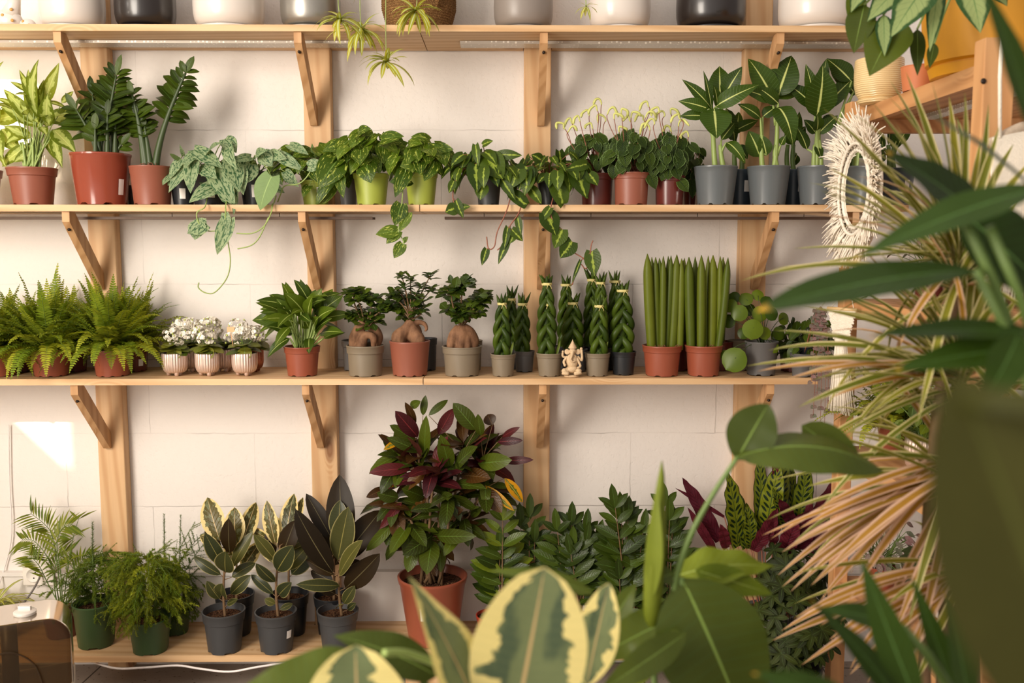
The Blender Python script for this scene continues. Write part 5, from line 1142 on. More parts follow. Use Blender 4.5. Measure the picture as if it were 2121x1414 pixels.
def rubbers():
    def rb(cx, top, rim, Y, lab, leaves, st, leafmap, sdark=False, stk=None):
        t, c, r, h = shelf_pot(4, cx, top, rim, Y, 'potted_rubber_plant', lab, 'potted plant', P_CHAR if Y < -.16 else P_BLACK, 'small rubber plants in dark pots', lip=.26, step=.05, taper=.76, lobes=5, fill=.84, sticker=stk)
        mbs = {}; ms = MB(); bx0 = st[0][0]
        P = crom([V((at(bx0, top, Y).x, Y, c.z-h*.17))]+[at(x, y, Y) for x, y in st[1:]], 5); ms.tube(P, [.0052*(1-.5*i/len(P)) for i in range(len(P))], 8)
        for q in leaves:
            bx, by, tx, ty, w, kind = q[:6]; o = q[6] if len(q) > 6 else {}
            m = mbs.setdefault(kind, MB()); yo = o.get('y', R.uniform(-.05,.05))
            LP(m, bx, by, tx, ty, w, Y+yo*.15, yo, 'ellip', o.get('b', .45), n=o.get('n'), fold=o.get('f', .14), nt=10, tint=o.get('t'))
            sy = max(st[-1][1], by+6); sx = min(st, key=lambda k: abs(k[1]-sy))[0] if len(st) > 1 else bx0
            stem(ms, at(sx, sy, Y), at(bx, by, Y+yo*.15), .0018, None, 5, 3)
        names = {'v': ('variegated_leaf', L_RUB), 'g': ('olive_leaf', L_RUBG), 'd': ('dark_leaf', L_RUBD)}
        for k, m in mbs.items(): m.build(names[k][0], names[k][1], t, clamp='plant')
        ms.build('stem', ST_BROWN, t, clamp='plant'); return t
    up = V((0,-1,.2))
    rb(464, 1262, 92, -.235, 'small variegated rubber plant in a charcoal pot, left of the three in front', [
      (456,1120,430,1030,50,'v',{'y':.06}),(488,1130,486,1050,46,'v',{'y':.04}),(500,1130,530,1040,38,'v',{'y':.08}),(476,1145,474,1072,34,'d',{'y':-.02,'n':up}),(455,1160,428,1088,30,'d',{'y':.03}),(462,1170,424,1102,34,'g',{'y':-.03}),(468,1185,468,1140,46,'g',{'y':-.05,'n':V((0,-1,.5))}),(480,1175,525,1100,28,'g',{'y':.02}),(485,1150,500,1090,30,'v',{'y':.05}),(458,1190,402,1152,24,'g',{'b':.9}),(480,1195,530,1166,26,'g',{'y':.03,'b':.9}),(455,1240,428,1202,26,'g'),(464,1235,462,1206,36,'g',{'y':-.05,'n':V((0,-1,.7)),'b':.9}),(478,1230,520,1190,30,'g',{'y':.0}),(470,1252,494,1240,14,'g'),(450,1130,415,1110,20,'v',{'y':.06})],
      [(466,1262),(464,1250),(463,1210),(466,1170),(470,1130)], None)
    rb(572, 1264, 90, -.235, 'small variegated rubber plant in a charcoal pot, middle of the three in front', [
      (572,1130,553,1036,34,'v',{'y':.04}),(592,1120,610,1022,40,'v',{'y':.07}),(605,1110,628,1030,24,'v',{'y':.08}),(570,1160,525,1106,28,'g',{'y':-.02}),(568,1150,556,1092,26,'d',{'y':.03}),(585,1150,612,1076,40,'d',{'y':.02}),(595,1180,640,1130,36,'g',{'y':.04,'b':.8}),(574,1182,608,1128,46,'g',{'y':-.04,'n':V((.2,-1,.5))}),(570,1205,530,1165,28,'g',{'y':-.04}),(566,1230,520,1190,22,'g',{'y':.02,'b':.8}),(578,1232,606,1204,30,'g',{'y':-.04,'b':.9}),(570,1250,548,1240,18,'g'),(580,1262,606,1250,14,'g'),(590,1140,645,1110,22,'g',{'y':.06}),(565,1165,535,1110,22,'v',{'y':.05}),(560,1120,520,1095,20,'v',{'y':.07})],
      [(576,1264),(573,1245),(572,1215),(574,1180),(580,1130)], None, stk=(.95,.5,.3,.2))
    rb(700, 1262, 90, -.225, 'dark burgundy rubber plant with tall broad leaves in a charcoal pot', [
      (712,1140,704,982,62,'d',{'y':.07,'n':V((0,-1,.1))}),(690,1120,634,1022,36,'d',{'y':.05}),(702,1120,704,1035,44,'g',{'y':.03,'t':.2}),(700,1160,722,1048,52,'g',{'y':.0,'n':V((.1,-1,.3))}),(690,1185,612,1052,52,'d',{'y':-.03}),(715,1150,790,1056,56,'d',{'y':.06,'b':.7}),(716,1160,770,1090,40,'d',{'y':.05}),(703,1192,754,1118,40,'g',{'y':-.05,'n':V((0,-.8,1)),'t':.9}),(715,1218,788,1144,50,'d',{'y':-.02,'b':.7}),(692,1190,634,1158,24,'d'),(704,1212,612,1210,28,'g',{'y':-.06,'b':.8}),(690,1205,644,1182,30,'d',{'y':.03}),(695,1230,655,1210,24,'d'),(712,1250,736,1212,26,'g',{'y':-.02,'t':.3}),(704,1250,696,1256,18,'g',{'y':-.06}),(720,1262,738,1248,16,'g')],
      [(708,1264),(704,1245),(702,1215),(704,1180),(706,1130)], None)
    for cx, top, lab, lv, sx in [(487,1228,'behind the left one',[(494,1150,520,1060,36,'v'),(500,1180,540,1120,34,'v'),(490,1170,470,1100,30,'v')],490),(600,1228,'behind the middle one',[(600,1150,640,1080,40,'g'),(596,1160,590,1060,36,'v'),(604,1190,650,1140,36,'g'),(600,1130,560,1060,30,'v')],598),(690,1230,'behind the burgundy one',[(690,1150,680,1070,36,'d'),(694,1170,730,1100,36,'d'),(700,1190,745,1160,30,'d')],692)]:
        rb(cx, top, 84, -.11, 'small rubber plant in a black pot %s' % lab, lv, [(sx,top),(sx,1200),(sx,1140)], None)
rubbers()

def croton():
    Y = -.165; t, c, r, h = shelf_pot(4, 896, 1190, 152, Y, 'potted_croton', 'large croton with glossy green, maroon and yellow leaves in a big orange pot', 'potted plant', P_ORANGE, None, lip=.10, step=.03, taper=.70, fill=.88, sticker=(-.12,.55,.42,.2), notch=False)
    mg, mr, mb_, my, ms = MB(), MB(), MB(), MB(), MB()
    hubs = [(868,965,-.02),(835,960,.0),(960,935,.0),(1000,950,.03),(850,1075,-.03),(900,985,-.05),(1005,1010,0),(930,1020,-.05),(820,1040,0),(960,1085,0),(880,1115,-.02)]
    def hub(px, py, dy, n, L, mats, el=(-.4,1.2), az=None):
        p = at(px, py, Y+dy); stem(ms, c+V((R.uniform(-.03,.03), R.uniform(-.02,.02), -.02)), p, .0055, (R.uniform(-.01,.01),0,0), 7, 6, .004)
        for i in range(n):
            a = 2*PI*i*.382+R.uniform(-.2,.2); e = R.uniform(*el); l = L*R.uniform(.75,1.15); m = R.choice(mats)
            d = V((math.cos(a)*math.cos(e), math.sin(a)*math.cos(e)*.8-.12, math.sin(e)))
            leafd(m, p+V((0,0,R.uniform(-.03,.03))), d, V((-d.x*.4, -.45, 1)), l, l*R.uniform(.32,.40), 'ellip', R.uniform(.3,1.1), fold=.2, nt=8, wave=.05)
    for i, (x, y, dy) in enumerate(hubs):
        top = y < 1000; hub(x, y, dy, 20 if top else 17, .118, [mr, mb_, mg, mr, mb_, mg] if top else [mg, mg, mb_, mg], (-.4,1.3) if top else (-.8,.8))
    def H(m, *q, **k): LP(m, *q[:5], Y-.03, q[5] if len(q) > 5 else -.03, 'ellip', k.get('b', .5), n=k.get('n'), fold=.18, nt=9); stem(ms, at(*min([(868,965),(960,935),(1000,950),(850,1075),(900,985),(1005,1010),(820,1040),(880,1115)], key=lambda p: (p[0]-q[0])**2+(p[1]-q[1])**2), Y-.03), at(q[0], q[1], Y-.03), .0016)
    H(mg, 880,950,884,858,26,-.05); H(mg, 876,860,882,818,16,.0); H(mr, 866,905,818,850,34); H(mg, 862,915,806,880,26); H(mg, 870,935,800,906,26)
    H(my, 830,912,794,932,14); H(mr, 850,970,764,980,28,b=.7); H(mb_, 860,880,838,832,18); H(mg, 850,842,872,830,18); H(mg, 888,860,928,828,16,.02); H(mr, 908,900,938,846,28,.02)
    H(mg, 986,890,938,834,36,.0); H(mb_, 1020,880,1010,858,28,.02); H(mg, 996,902,990,856,22); H(mr, 1040,905,1078,884,14); H(mr, 1030,915,1084,912,18); H(mr, 1040,955,1106,952,18)
    H(mg, 932,970,912,898,34,-.06,n=V((0,-1,.4))); H(mg, 940,975,992,925,38,-.08,n=V((0,-.8,.8))); H(mg, 990,960,1062,952,38,-.06); H(mb_, 955,985,1018,992,36,-.07); H(my, 1005,1005,1065,1058,18,-.04,b=.3); H(my, 1045,990,1082,1040,24,.0)
    H(mb_, 1000,1010,1040,1062,34,-.05,b=.3); H(mg, 885,1052,940,1026,34,-.09,n=V((0,-.8,.9))); H(mg, 930,1070,906,1092,0) if 0 else None
    H(mb_, 905,1075,962,1055,34,-.07); H(mg, 905,1110,990,1110,32,-.09,b=.7); H(mg, 895,1108,832,1150,36,-.08,b=.9); H(mg, 895,1118,884,1192,42,-.1,b=.7,n=V((0,-1,.4))); H(mg, 912,1120,914,1185,26,-.03); H(mg, 858,1130,845,1185,30,-.03)
    H(mg, 825,1030,780,1020,30); H(mg, 878,1030,830,1012,34,-.07); H(mg, 820,1075,758,1140,24,-.02,b=1.1); H(mr, 832,1040,786,1095,20,-.03); H(mg, 815,1095,800,1130,28); H(my, 822,985,810,1010,16); H(mb_, 800,1010,758,1030,20); H(mb_, 850,1085,812,1120,30); H(mg, 975,1068,1000,1050,20)
    for k in range(7): stem(ms, c+V((R.uniform(-.04,.04), R.uniform(-.03,.03), -.03)), at(R.uniform(850,960), R.uniform(980,1060), Y+R.uniform(-.03,.03)), .0058, None, 7, 6, .0045)
    mg.build('green_leaves', L_CROT, t, clamp='plant'); mr.build('maroon_leaves', L_CROTR, t, 'maroon leaves', clamp='plant'); mb_.build('bronze_leaves', L_CROTB, t, 'bronze leaves', clamp='plant'); my.build('yellow_leaves', L_CROTY, t, 'yellow-veined leaves', clamp='plant'); ms.build('stem', ST_BROWN, t, clamp='plant')
croton()

def zz_row():
    G = 'upright ZZ plants in red pots'
    P_RD = m_plain('red_plastic', (168,56,38), .32, var=.05, scale=12)
    D = [(1020, 1272, -.18, 'fresh-leaved ZZ plant at the left of the row, its shoots leaning', [(1040,1305,1000,1065,L_ZZ2),(1035,1300,1030,1130,None),(1030,1300,1050,1160,None)]),
         (1100, 1270, -.12, 'dark ZZ plant before the third post', [(1095,1260,1100,1055,None),(1085,1260,1068,1080,None),(1105,1260,1112,1110,None)]),
         (1190, 1275, -.17, 'bushy ZZ plant, third of the row from the left', [(1180,1270,1180,1070,None),(1195,1270,1178,1100,None),(1200,1270,1230,1095,None),(1170,1270,1150,1090,None),(1185,1270,1205,1130,None)]),
         (1298, 1290, -.215, 'tall ZZ plant in the red pot with a white sticker, right of the cream-edged leaf', [(1300,1290,1272,1030,None),(1305,1290,1300,1060,None),(1290,1290,1330,1060,None),(1290,1290,1255,1120,None),(1310,1290,1340,1090,None),(1295,1290,1310,1050,None)]),
         (1385, 1285, -.17, 'ZZ plant right of the tall rolled leaf, under the maroon calathea leaves', [(1390,1285,1402,1030,None),(1385,1285,1420,1080,None),(1380,1285,1360,1060,None),(1390,1285,1440,1110,None)])]
    for cx, top, Y, lab, sh in D:
        t, c, r, h = shelf_pot(4, cx, top, 72, Y, 'potted_zz_plant', lab, 'potted plant', P_RD, G, lip=.2, step=.03, sticker=(-.25,.45,.5,.3) if cx == 1298 else None)
        ml, mf, ms = MB(), MB(), MB(); s = ppm(Y)
        for (bx, by, tx, ty, mt) in sh:
            b = at(bx, by, Y+R.uniform(-.02,.02)); b.z = c.z-.01; e = at(tx, ty, Y+R.uniform(-.03,.03)); d = e-b; H = d.length
            zz_shoot(mf if mt else ml, ms, b, d/H+V((R.uniform(-.25,.25), R.uniform(-.2,.1), 0)), H*.93, .0038, .088, .034, 7, .15, .5, .45, .22, 'ellip')
        if cx in (1190, 1298):
            for k in range(5):
                b = c+V((R.uniform(-.025,.025), R.uniform(-.02,.02), -.01)); zz_shoot(ml, ms, b, V((R.uniform(-.4,.4), R.uniform(-.3,.2), .7)), R.uniform(.16,.26), .0034, .080, .031, 6, .35, .5, .45, .25, 'ellip')
        ml.build('foliage', L_ZZ, t, clamp='plant'); ms.build('stem', ST_BROWN, t, clamp='plant')
        if mf.v: mf.build('fresh_foliage', L_ZZ2, t, clamp='plant')
zz_row()

def rattlesnake():
    t, c, r, h = shelf_pot(4, 1590, 1262, 120, -.14, 'potted_calathea', 'rattlesnake calathea with wavy spotted leaves and maroon undersides before the right post', 'potted plant', P_GREY, None, fill=.9)
    mg, mm, ms, Y = MB(), MB(), MB(), -.13
    G = [(1528,1132,1506,975,46,-.06),(1545,1135,1524,1010,34,.0),(1575,1100,1572,940,34,.06),(1585,1100,1614,956,50,-.01),(1610,1090,1625,932,38,.05),(1640,1110,1636,950,26,.06),(1650,1100,1672,958,46,.02),(1600,1110,1590,1000,44,.03),(1690,1120,1712,1040,34,0),(1555,1135,1545,1040,34,-.03),(1630,1100,1600,1010,30,-.04)]
    Mr = [(1490,1120,1412,988,34,0),(1480,1140,1424,1050,20,-.04),(1505,1135,1492,1085,26,-.06),(1645,1090,1612,1032,28,-.06),(1660,1130,1732,988,44,-.03),(1600,1140,1600,1058,26,-.06),(1640,1140,1680,1040,60,-.05),(1560,1140,1610,1050,34,-.05),(1610,1020,1600,925,14,-.02),(1500,1070,1398,1010,10,.02),(1680,1150,1700,1060,44,-.02),(1620,1150,1650,1070,40,-.06)]
    for lst, m in ((G, mg), (Mr, mm)):
        for (bx,by,tx,ty,w,dy) in lst:
            LP(m, bx, by, tx, ty, w, Y, dy, 'strap', R.uniform(.2,.5), fold=.12, wave=.16, wn=4.5, nt=26, ns=2, n=V((R.uniform(-.3,.3), -1, .2)))
            stem(ms, c+V(((bx-1590)/700*.4, R.uniform(-.02,.02), -.01)), at(bx, by, Y), .0028, (0,0,0), 5, 5, .002)
    mg.build('spotted_leaves', L_RATT, t, 'green leaves with dark oval spots', clamp='plant'); mm.build('maroon_leaves', L_RATM, t, 'maroon leaf undersides', clamp='plant'); ms.build('stem', ST_RED, t, clamp='plant')
rattlesnake()
def umbrella(cx, Y, lab, cen, rad, n, k=4, floor=False):
    if floor:
        p = at(cx, cen[1], Y); t = thing('potted_umbrella_plant', lab, 'potted plant', (p.x, Y, FZ+.0005)); make_pot(t, V((p.x, Y, FZ+.0005)), .09, .17, P_CHAR); c = V((p.x, Y, FZ+.17))
    else: t, c, r, h = shelf_pot(k, cx, 1285, 80, Y, 'potted_umbrella_plant', lab, 'potted plant', P_CHAR)
    ml, ms = MB(), MB(); cc = at(cen[0], cen[1], Y)
    for i in range(n):
        u = V((R.gauss(0,1), R.gauss(0,1)-.3, R.gauss(0,1))).normalized(); p = cc+V((u.x*rad[0], u.y*rad[1], u.z*rad[2]))*R.uniform(.5,1); p = V(clampv(p))
        stem(ms, c, p, .0016, (0,0,.02), 4, 5); ax = V((u.x, u.y-.5, .8)).normalized(); o = ax.orthogonal().normalized(); b = ax.cross(o); nl = R.choice((6,7,8)); a0 = R.random()*6
        for j in range(nl):
            a = a0+2*PI*j/nl; leafd(ml, p, o*math.cos(a)+b*math.sin(a)+ax*.1, ax, R.uniform(.035,.055), .017, 'ellip', .6, nt=5, ns=1)
    ml.build('foliage', L_SCHEF, t, clamp='plant'); ms.build('stem', ST_DARK, t, clamp='plant')
umbrella(1660, -.19, 'dark many-fingered umbrella plant below the calathea at the right end of the bottom shelf', (1650,1180), (.13,.09,.09), 60)
umbrella(1640, -.42, 'dark umbrella plant on the floor before the right end of the bottom shelf', (1645,1300), (.15,.10,.13), 75, floor=True)
# ================================================================ shelf unit at the right, its things
WU = m_wood('honey_pine', 'Y', (206,150,98), (170,112,64), seed=3.7); WUZ = m_wood('honey_pine_post', 'Z', (210,154,102), (178,120,72), seed=6.1)
ZU = [1.975, 1.44, 1.00, .60]; UX0, UX1 = 1.0, 1.46
def unit():
    t = thing('shelf_unit', 'open honey-coloured pine shelf unit at the right, standing end-on to the wall', 'shelf unit', (1.22, -.7, FZ+.0005))
    for (x0, x1, y0, y1, zt) in [(.980,1.022,-.355,-.305,2.0),(.985,1.050,-1.09,-1.045,2.02),(1.44,1.48,-.355,-.305,2.0),(1.46,1.52,-1.09,-1.045,2.02)]:
        o = MB().box(x0, x1, y0, y1, FZ+.0005, zt).build('post', WUZ, t, smooth=False); b = o.modifiers.new('b', 'BEVEL'); b.width = .003; b.segments = 2
    for z in ZU:
        MB().box(1.0225, 1.50, -1.0445, -.30, z-.022, z).build('shelf_plank', WU, t, smooth=False)
        MB().box(.998, 1.022, -1.0445, -.3555, z-.042, z).build('rail', WU, t, smooth=False)
        MB().box(1.0225, 1.44, -.34, -.31, z-.06, z-.0225).build('end_rail', WU, t, smooth=False)
    p = at(2037, 168, -1.091); m = MB(); m.ball((p.x, -1.091, p.z), .006, 14, 9, 1, .5, 1); m.build('bolt', M_SCREW, t)
    m = MB(); m.box(1.15, 1.19, -1.0, -.42, ZU[0]-.034, ZU[0]-.0225); m.build('light_strip', MS, t, smooth=False)
unit()
def tabletop_pot(name, cx, top, rim, Y, z, label, cat, mat, group=None, prof=None, **kw):
    X = at(cx, top, Y).x; zt = z+.0005; r = rim/2/ppm(Y-.03); h = at(cx, top, Y).z-zt
    t = thing(name, label, cat, (X, Y, zt), group)
    if prof:
        m = MB(); m.lathe([(r*a, h*b) for a, b in prof], (X, Y, zt), 72); m.build('pot', mat, t, sharp=50)
    else: make_pot(t, V((X,Y,zt)), r, h, mat, **kw)
    return t, V((X, Y, zt+h)), r, h
q = NT('ribbed_cream_glaze'); wv = q.n('TexWave', wave_type='BANDS', bands_direction='Z'); q.t.links.new(q.obj(), wv.inputs['Vector']); wv.inputs['Scale'].default_value = 60; wv.inputs['Distortion'].default_value = 2.5; wv.inputs['Detail Scale'].default_value = .6
q.fin(q.mix(q.noise(q.obj(), 12, 3), lin((232,204,152)), lin((216,184,130))), .25, 0, .5); q.bump(wv.outputs['Fac'], .5, .003)
RC = q.m
t, c, r, h = tabletop_pot('cream_pot', 1822, 124, 98, -.46, ZU[0], 'ribbed cream glazed pot at the far end of the top plank of the right unit', 'pot', RC, None,
    [(.1,.001),(.74,.001),(.82,.03),(.85,.10),(.76,.13),(.80,.16),(.92,.26),(.99,.45),(1,.7),(.98,.97),(.96,1),(.90,1),(.89,.9),(.85,.3),(.1,.2)])
t, c, r, h = tabletop_pot('clay_pot', 1905, 138, 74, -.68, ZU[0], 'low terracotta clay pot between the cream pot and the yellow one', 'pot', C_ORT, None, None, taper=.84, lip=.16, step=.0, notch=False, soil=False)
YT, yc, yr, yh = tabletop_pot('yellow_planter', 2062, -60, 286, -.87, ZU[0], 'large bright yellow planter with a silver-leaved plant spilling over its left side', 'potted plant', C_YEL, None,
    [(.1,.001),(.74,.001),(.80,.01),(.82,.06),(.84,.10),(.80,.105),(.80,.12),(.87,.14),(.92,.35),(.96,.7),(.985,.97),(.98,1),(.93,1),(.9,.8),(.1,.78)])
def agl():
    ml, mg, ms = MB(), MB(), MB(); Y = -1.02
    for (m, bx, by, tx, ty, w, yy, b) in [(ml,1880,-40,1795,48,62,0,.7),(ml,1925,-40,1845,80,78,-.06,.7),(ml,1945,-50,1925,110,36,-.04,.4),(ml,1830,30,1832,118,34,-.03,.3),(ml,1800,-50,1762,28,44,.02,.6),(ml,2000,-60,2030,70,70,-.08,.5),(ml,2010,-80,2085,15,60,-.04,.7),
        (mg,1790,10,1768,112,58,.0,.4),(mg,1862,40,1800,160,92,-.02,.5),(mg,1900,60,1900,158,30,.0,.3),(mg,1935,90,1925,142,22,-.03,.2),(mg,1770,-30,1778,90,40,.04,.3)]:
        LP(m, bx, by, tx, ty, w, Y+yy, -.03, 'ovate', b, fold=.14, nt=10, ns=3, n=V((-.3,-1,.3)))
        stem(ms, V((yc.x-.05, yc.y-.03, yc.z-.03)), at(bx, by, Y+yy), .004, (0,0,.06), 6, 6)
    for i in range(16): a = R.uniform(1.2, 5); el = R.uniform(.2,1.2); leafd(ml, yc+V((-.02,0,-.02)), (math.cos(a)*math.cos(el), math.sin(a)*math.cos(el), math.sin(el)), (0,0,1), .16, .055, 'ovate', 1.0, nt=8)
    ml.build('silver_leaves', L_AGL, YT); mg.build('green_leaves', L_BIG, YT, 'plain green leaves'); ms.build('stem', ST_PALE, YT)
agl()
M_COT = m_plain('cotton_cord', (244,232,214), .9, var=.06, scale=40, spec=.1, bump=.5)
def macrame():
    Y0 = -.50; C0 = at(1752, 392, Y0); C0.x = min(C0.x, .972); u = V((.10, -1, 0)).normalized(); n = V((-1, -.10, 0)).normalized(); up = V((0,0,1))
    C0 = V((.955, -.50, at(1752, 392, -.50).z)); RX, RZ = .072, .100
    t = thing('macrame_mirror', 'small oval mirror in a shaggy cream macrame frame hanging on the shelf unit post', 'mirror', tuple(C0+V((0,0,.2))))
    def E(a, k, o=0.0): return C0+u*(math.cos(a)*RX*k)+up*(math.sin(a)*RZ*k)+n*o
    m = MB(); N = 48; m.add([C0+n*.006]+[E(2*PI*i/N, 1, .006) for i in range(N)], [(0, i+1, (i+1) % N+1) for i in range(N)])
    q = NT('mirror_glass'); q.fin((.9,.9,.88,1), .02, 1.0); gm = q.m; m.build('glass', gm, t, smooth=False)
    m = MB(); m.add([E(2*PI*i/N, 1.75, -.006) for i in range(N)]+[E(2*PI*i/N, 1.75, .0) for i in range(N)], [tuple(range(N-1, -1, -1)), tuple(range(N, 2*N))]+[(i, (i+1) % N, (i+1) % N+N, i+N) for i in range(N)]); m.build('backing', M_COT, t)
    m = MB(); m.tube([E(2*PI*i/72, 1.02+.03*(i % 2), .008) for i in range(73)], .0042, 8)
    m.tube([E(2*PI*i/90, 1.22, .012+.002*(i % 2)) for i in range(91)], .0045, 8); m.build('cord_rim', M_COT, t)
    m = MB()
    for i in range(1100):
        a = 2*PI*R.random(); k0 = R.uniform(1.15, 1.6); L = R.uniform(.018, .05)*(1.35 if math.sin(a) > .5 or math.sin(a) < -.5 else .9); p = E(a, k0, R.uniform(.0,.012)); d = (u*math.cos(a)+up*math.sin(a)*1.1+n*R.uniform(.0,.7)+u*R.uniform(-.35,.35)+up*R.uniform(-.35,.25)).normalized()
        q1 = p+d*L*.6; d2 = (d+V((0,0,-.35))).normalized(); m.tube([p, q1, q1+d2*L*.5], [.0019, .0024, .0014], 4)
    m.build('fringe', M_COT, t)
    m = MB()
    for i in range(26):
        a = 2*PI*i/26; p = E(a, 1.48+.12*(i % 2), .014); MB().ball(p, .0082, 8, 6).build('knot', M_COT, t)
    b0 = C0+V((0,0,-RZ*1.9)); m = MB(); m.tube([b0, b0-V((0,0,.10))], .0014, 5); m.build('cord', M_COT, t)
    for k in range(3): MB().ball(b0-V((0,0,.035+.022*k)), .0105, 12, 9).build('bead', m_bead, t)
m_bead = m_plain('wooden_bead', (222,186,132), .5)
macrame()
def tassel():
    X, Y = .952, -.42; zt = at(1725, 640, Y).z; t = thing('macrame_tassel', 'cream macrame wall hanging with a long tassel left of the unit post', 'wall hanging', (X, Y, zt))
    u = V((.55,-.83,0)); n = V((-.83,-.55,0)); c = V((X,Y,zt))
    m = MB()
    for j in range(22):
        for i in range(-9, 10):
            z = j*.0042; w = .0046; hw = .048*(1-.0*j/22)
            if abs(i*w) > hw*(1-.55*(j/22)): continue
            m.ball(c+u*(i*w+(j % 2)*w*.5)-V((0,0,z)), .0034, 6, 4)
    m.build('knotted_panel', M_COT, t)
    m = MB()
    for i in range(170):
        f = R.uniform(-1,1); g = R.uniform(-1,1); a = c+u*(f*.012)+n*g*.008-V((0,0,.082)); b = c+u*(f*.036+.012)+n*(g*.018)-V((0,0,.29+R.uniform(-.012,.012))); stem(m, a, b, .0016, (0,0,0), 4, 3, .0014)
    m.build('tassel', M_COT, t); m = MB(); m.lathe([(.013,-.008),(.0165,-.004),(.0165,.008),(.012,.012)], c-V((0,0,.085)), 16); m.build('wrap', M_COT, t)
    m = MB(); m.tube([c+u*-.048, c+u*.05], .005, 8); m.build('rod', m_bead, t); m = MB(); m.tube([c+u*-.04, c+V((.02,-.0,.06)), c+u*.04], .0013, 5); m.build('cord', M_COT, t)
tassel()
def hearts():
    p = at(1700, 640, -.40); t = thing('string_of_hearts', 'string-of-hearts vine with tiny mottled pink leaves trailing beside the macrame tassel', 'trailing plant', (.93, -.40, ZT[3]+.0005))
    make_pot(t, V((.905, -.235, ZT[3]+.0005)), .038, .07, P_GREY, fill=.9)
    ml, ms = MB(), MB()
    for (x0, x1, y1, y0) in [(1690,1684,860,660),(1700,1698,900,650),(1708,1705,960,655),(1684,1680,790,670),(1712,1714,850,650),(1696,1692,820,655),(1704,1716,780,645),(1688,1700,740,650)]:
        pts = [(.905, -.25, ZT[3]+.075), tuple(at((x0+1690)/2, y0-8, -.32)), tuple(at(x0, y0+30, -.335)), tuple(at((x0+x1)/2+3, (y0+y1)/2, -.335)), tuple(at(x1, y1, -.335))]; P = crom(pts, 8); ms.tube(P, .0008, 4)
        for i in range(6, len(P), 2):
            for s in (-1, 1):
                if R.random() < .75: leafd(ml, P[i], (s*.9, -.5, -.5+R.uniform(-.3,.3)), (0,-.8,.6), R.uniform(.010,.016), .014, 'heart', .2, lobe=.15, nt=4, ns=1)
    ml.build('foliage', L_STRH, t); ms.build('vine', ST_RED, t)
hearts()
# plants on the unit's lower planks, seen through the dracaena
def unit_plants():
    D = [(ZU[1], 1.16, -.50, .045, .08, P_MAROON, L_STRH, 'trailing succulent in a maroon pot on the second plank of the right unit', 40, .018, .016, 'round'),
         (ZU[1], 1.20, -.72, .05, .09, C_WHITE, L_ZZ, 'red and white flowering plant on the second plank of the right unit', 60, .04, .022, 'ovate'),
         (ZU[1], 1.33, -.60, .05, .09, P_TERRA, L_POTH, 'small leafy pothos at the back of the second plank of the right unit', 50, .05, .034, 'heart'),
         (ZU[2], 1.10, -.44, .040, .085, P_ORANGE, L_FERN, 'orange-potted fern next to the far post on the third plank of the right unit', 0, 0, 0, ''),
         (ZU[2], 1.24, -.50, .055, .10, P_MAROON, L_FERN, 'bushy fern behind the silver pot on the third plank of the right unit', 0, 0, 0, ''),
         (ZU[2], 1.27, -.78, .05, .09, P_TERRA, L_ZZ2, 'leafy green plant at the near end of the third plank of the right unit', 50, .05, .03, 'ovate'),
         (ZU[3], 1.08, -.45, .045, .085, P_ORANGE, L_STRH, 'silver-grey trailing plant in an orange pot on the lowest plank of the right unit', 60, .03, .016, 'lance'),
         (ZU[3], 1.20, -.62, .05, .09, C_WHITE, L_SCHEF, 'dark leafy plant in a white pot on the lowest plank of the right unit', 60, .045, .024, 'ovate'),
         (ZU[3], 1.32, -.80, .05, .09, P_ORANGE, L_ZZ2, 'green plant in an orange pot at the near end of the lowest plank', 60, .05, .024, 'ovate')]
    for z, x, y, r, h, pm, lm, lab, n, L, W, sh in D:
        t = thing('potted_plant', lab, 'potted plant', (x, y, z+.0005), 'plants on the lower planks of the right unit'); make_pot(t, V((x, y, z+.0005)), r, h, pm); c = V((x, y, z+h)); ml, ms = MB(), MB()
        if n: bush(ml, ms, c+V((-.01,-.01,.06)), (.11,.10,.09), int(n*1.5), L, W, sh, c, down=.5, hemi=-.7)
        else: fern(ml, ms, c, 60, .20, rise=(.3,1.4))
        ml.v = [(a, b, max(c_, z+.003)) for a, b, c_ in ml.v]; ms.v = [(a, b, max(c_, z+.003)) for a, b, c_ in ms.v]
        ml.build('foliage', lm, t); ms.build('stem', ST_GREEN, t)
        if 'flowering' in lab:
            m = MB()
            for i in range(14): m.ball(c+V((R.uniform(-.06,.06), R.uniform(-.07,.03), R.uniform(.06,.12))), .011, 8, 6)
            m.build('flowers', m_plain('red_flower', (206,40,36), .5), t)
    # ribbed silver pot
    x, y, z = 1.13, -.60, ZU[2]+.0005; r, h = .055, .085; t = thing('potted_plant', 'leafy plant in a ribbed silver pot on the third plank of the right unit', 'potted plant', (x, y, z), 'plants on the lower planks of the right unit')
    m = MB(); m.lathe([(r*.3,0.001),(r*.75,.001),(r*.95,.012),(r*1.02,.03),(r*1.02,h*.8),(r,h),(r*.93,h),(r*.93,h*.5),(r*.2,h*.5)], (x,y,z), 180, rib=30, ribd=.03); m.build('pot', bpy.data.materials['ribbed_silver_lustre'], t)
    ml, ms = MB(), MB(); bush(ml, ms, V((x,y,z+h+.05)), (.10,.09,.07), 70, .035, .022, 'ovate', V((x,y,z+h-.02)), down=.5, hemi=-.6); ml.v = [(a, b, max(c_, z+.003)) for a, b, c_ in ml.v]; ml.build('foliage', L_ZZ2, t); ms.build('stem', ST_GREEN, t)
unit_plants()
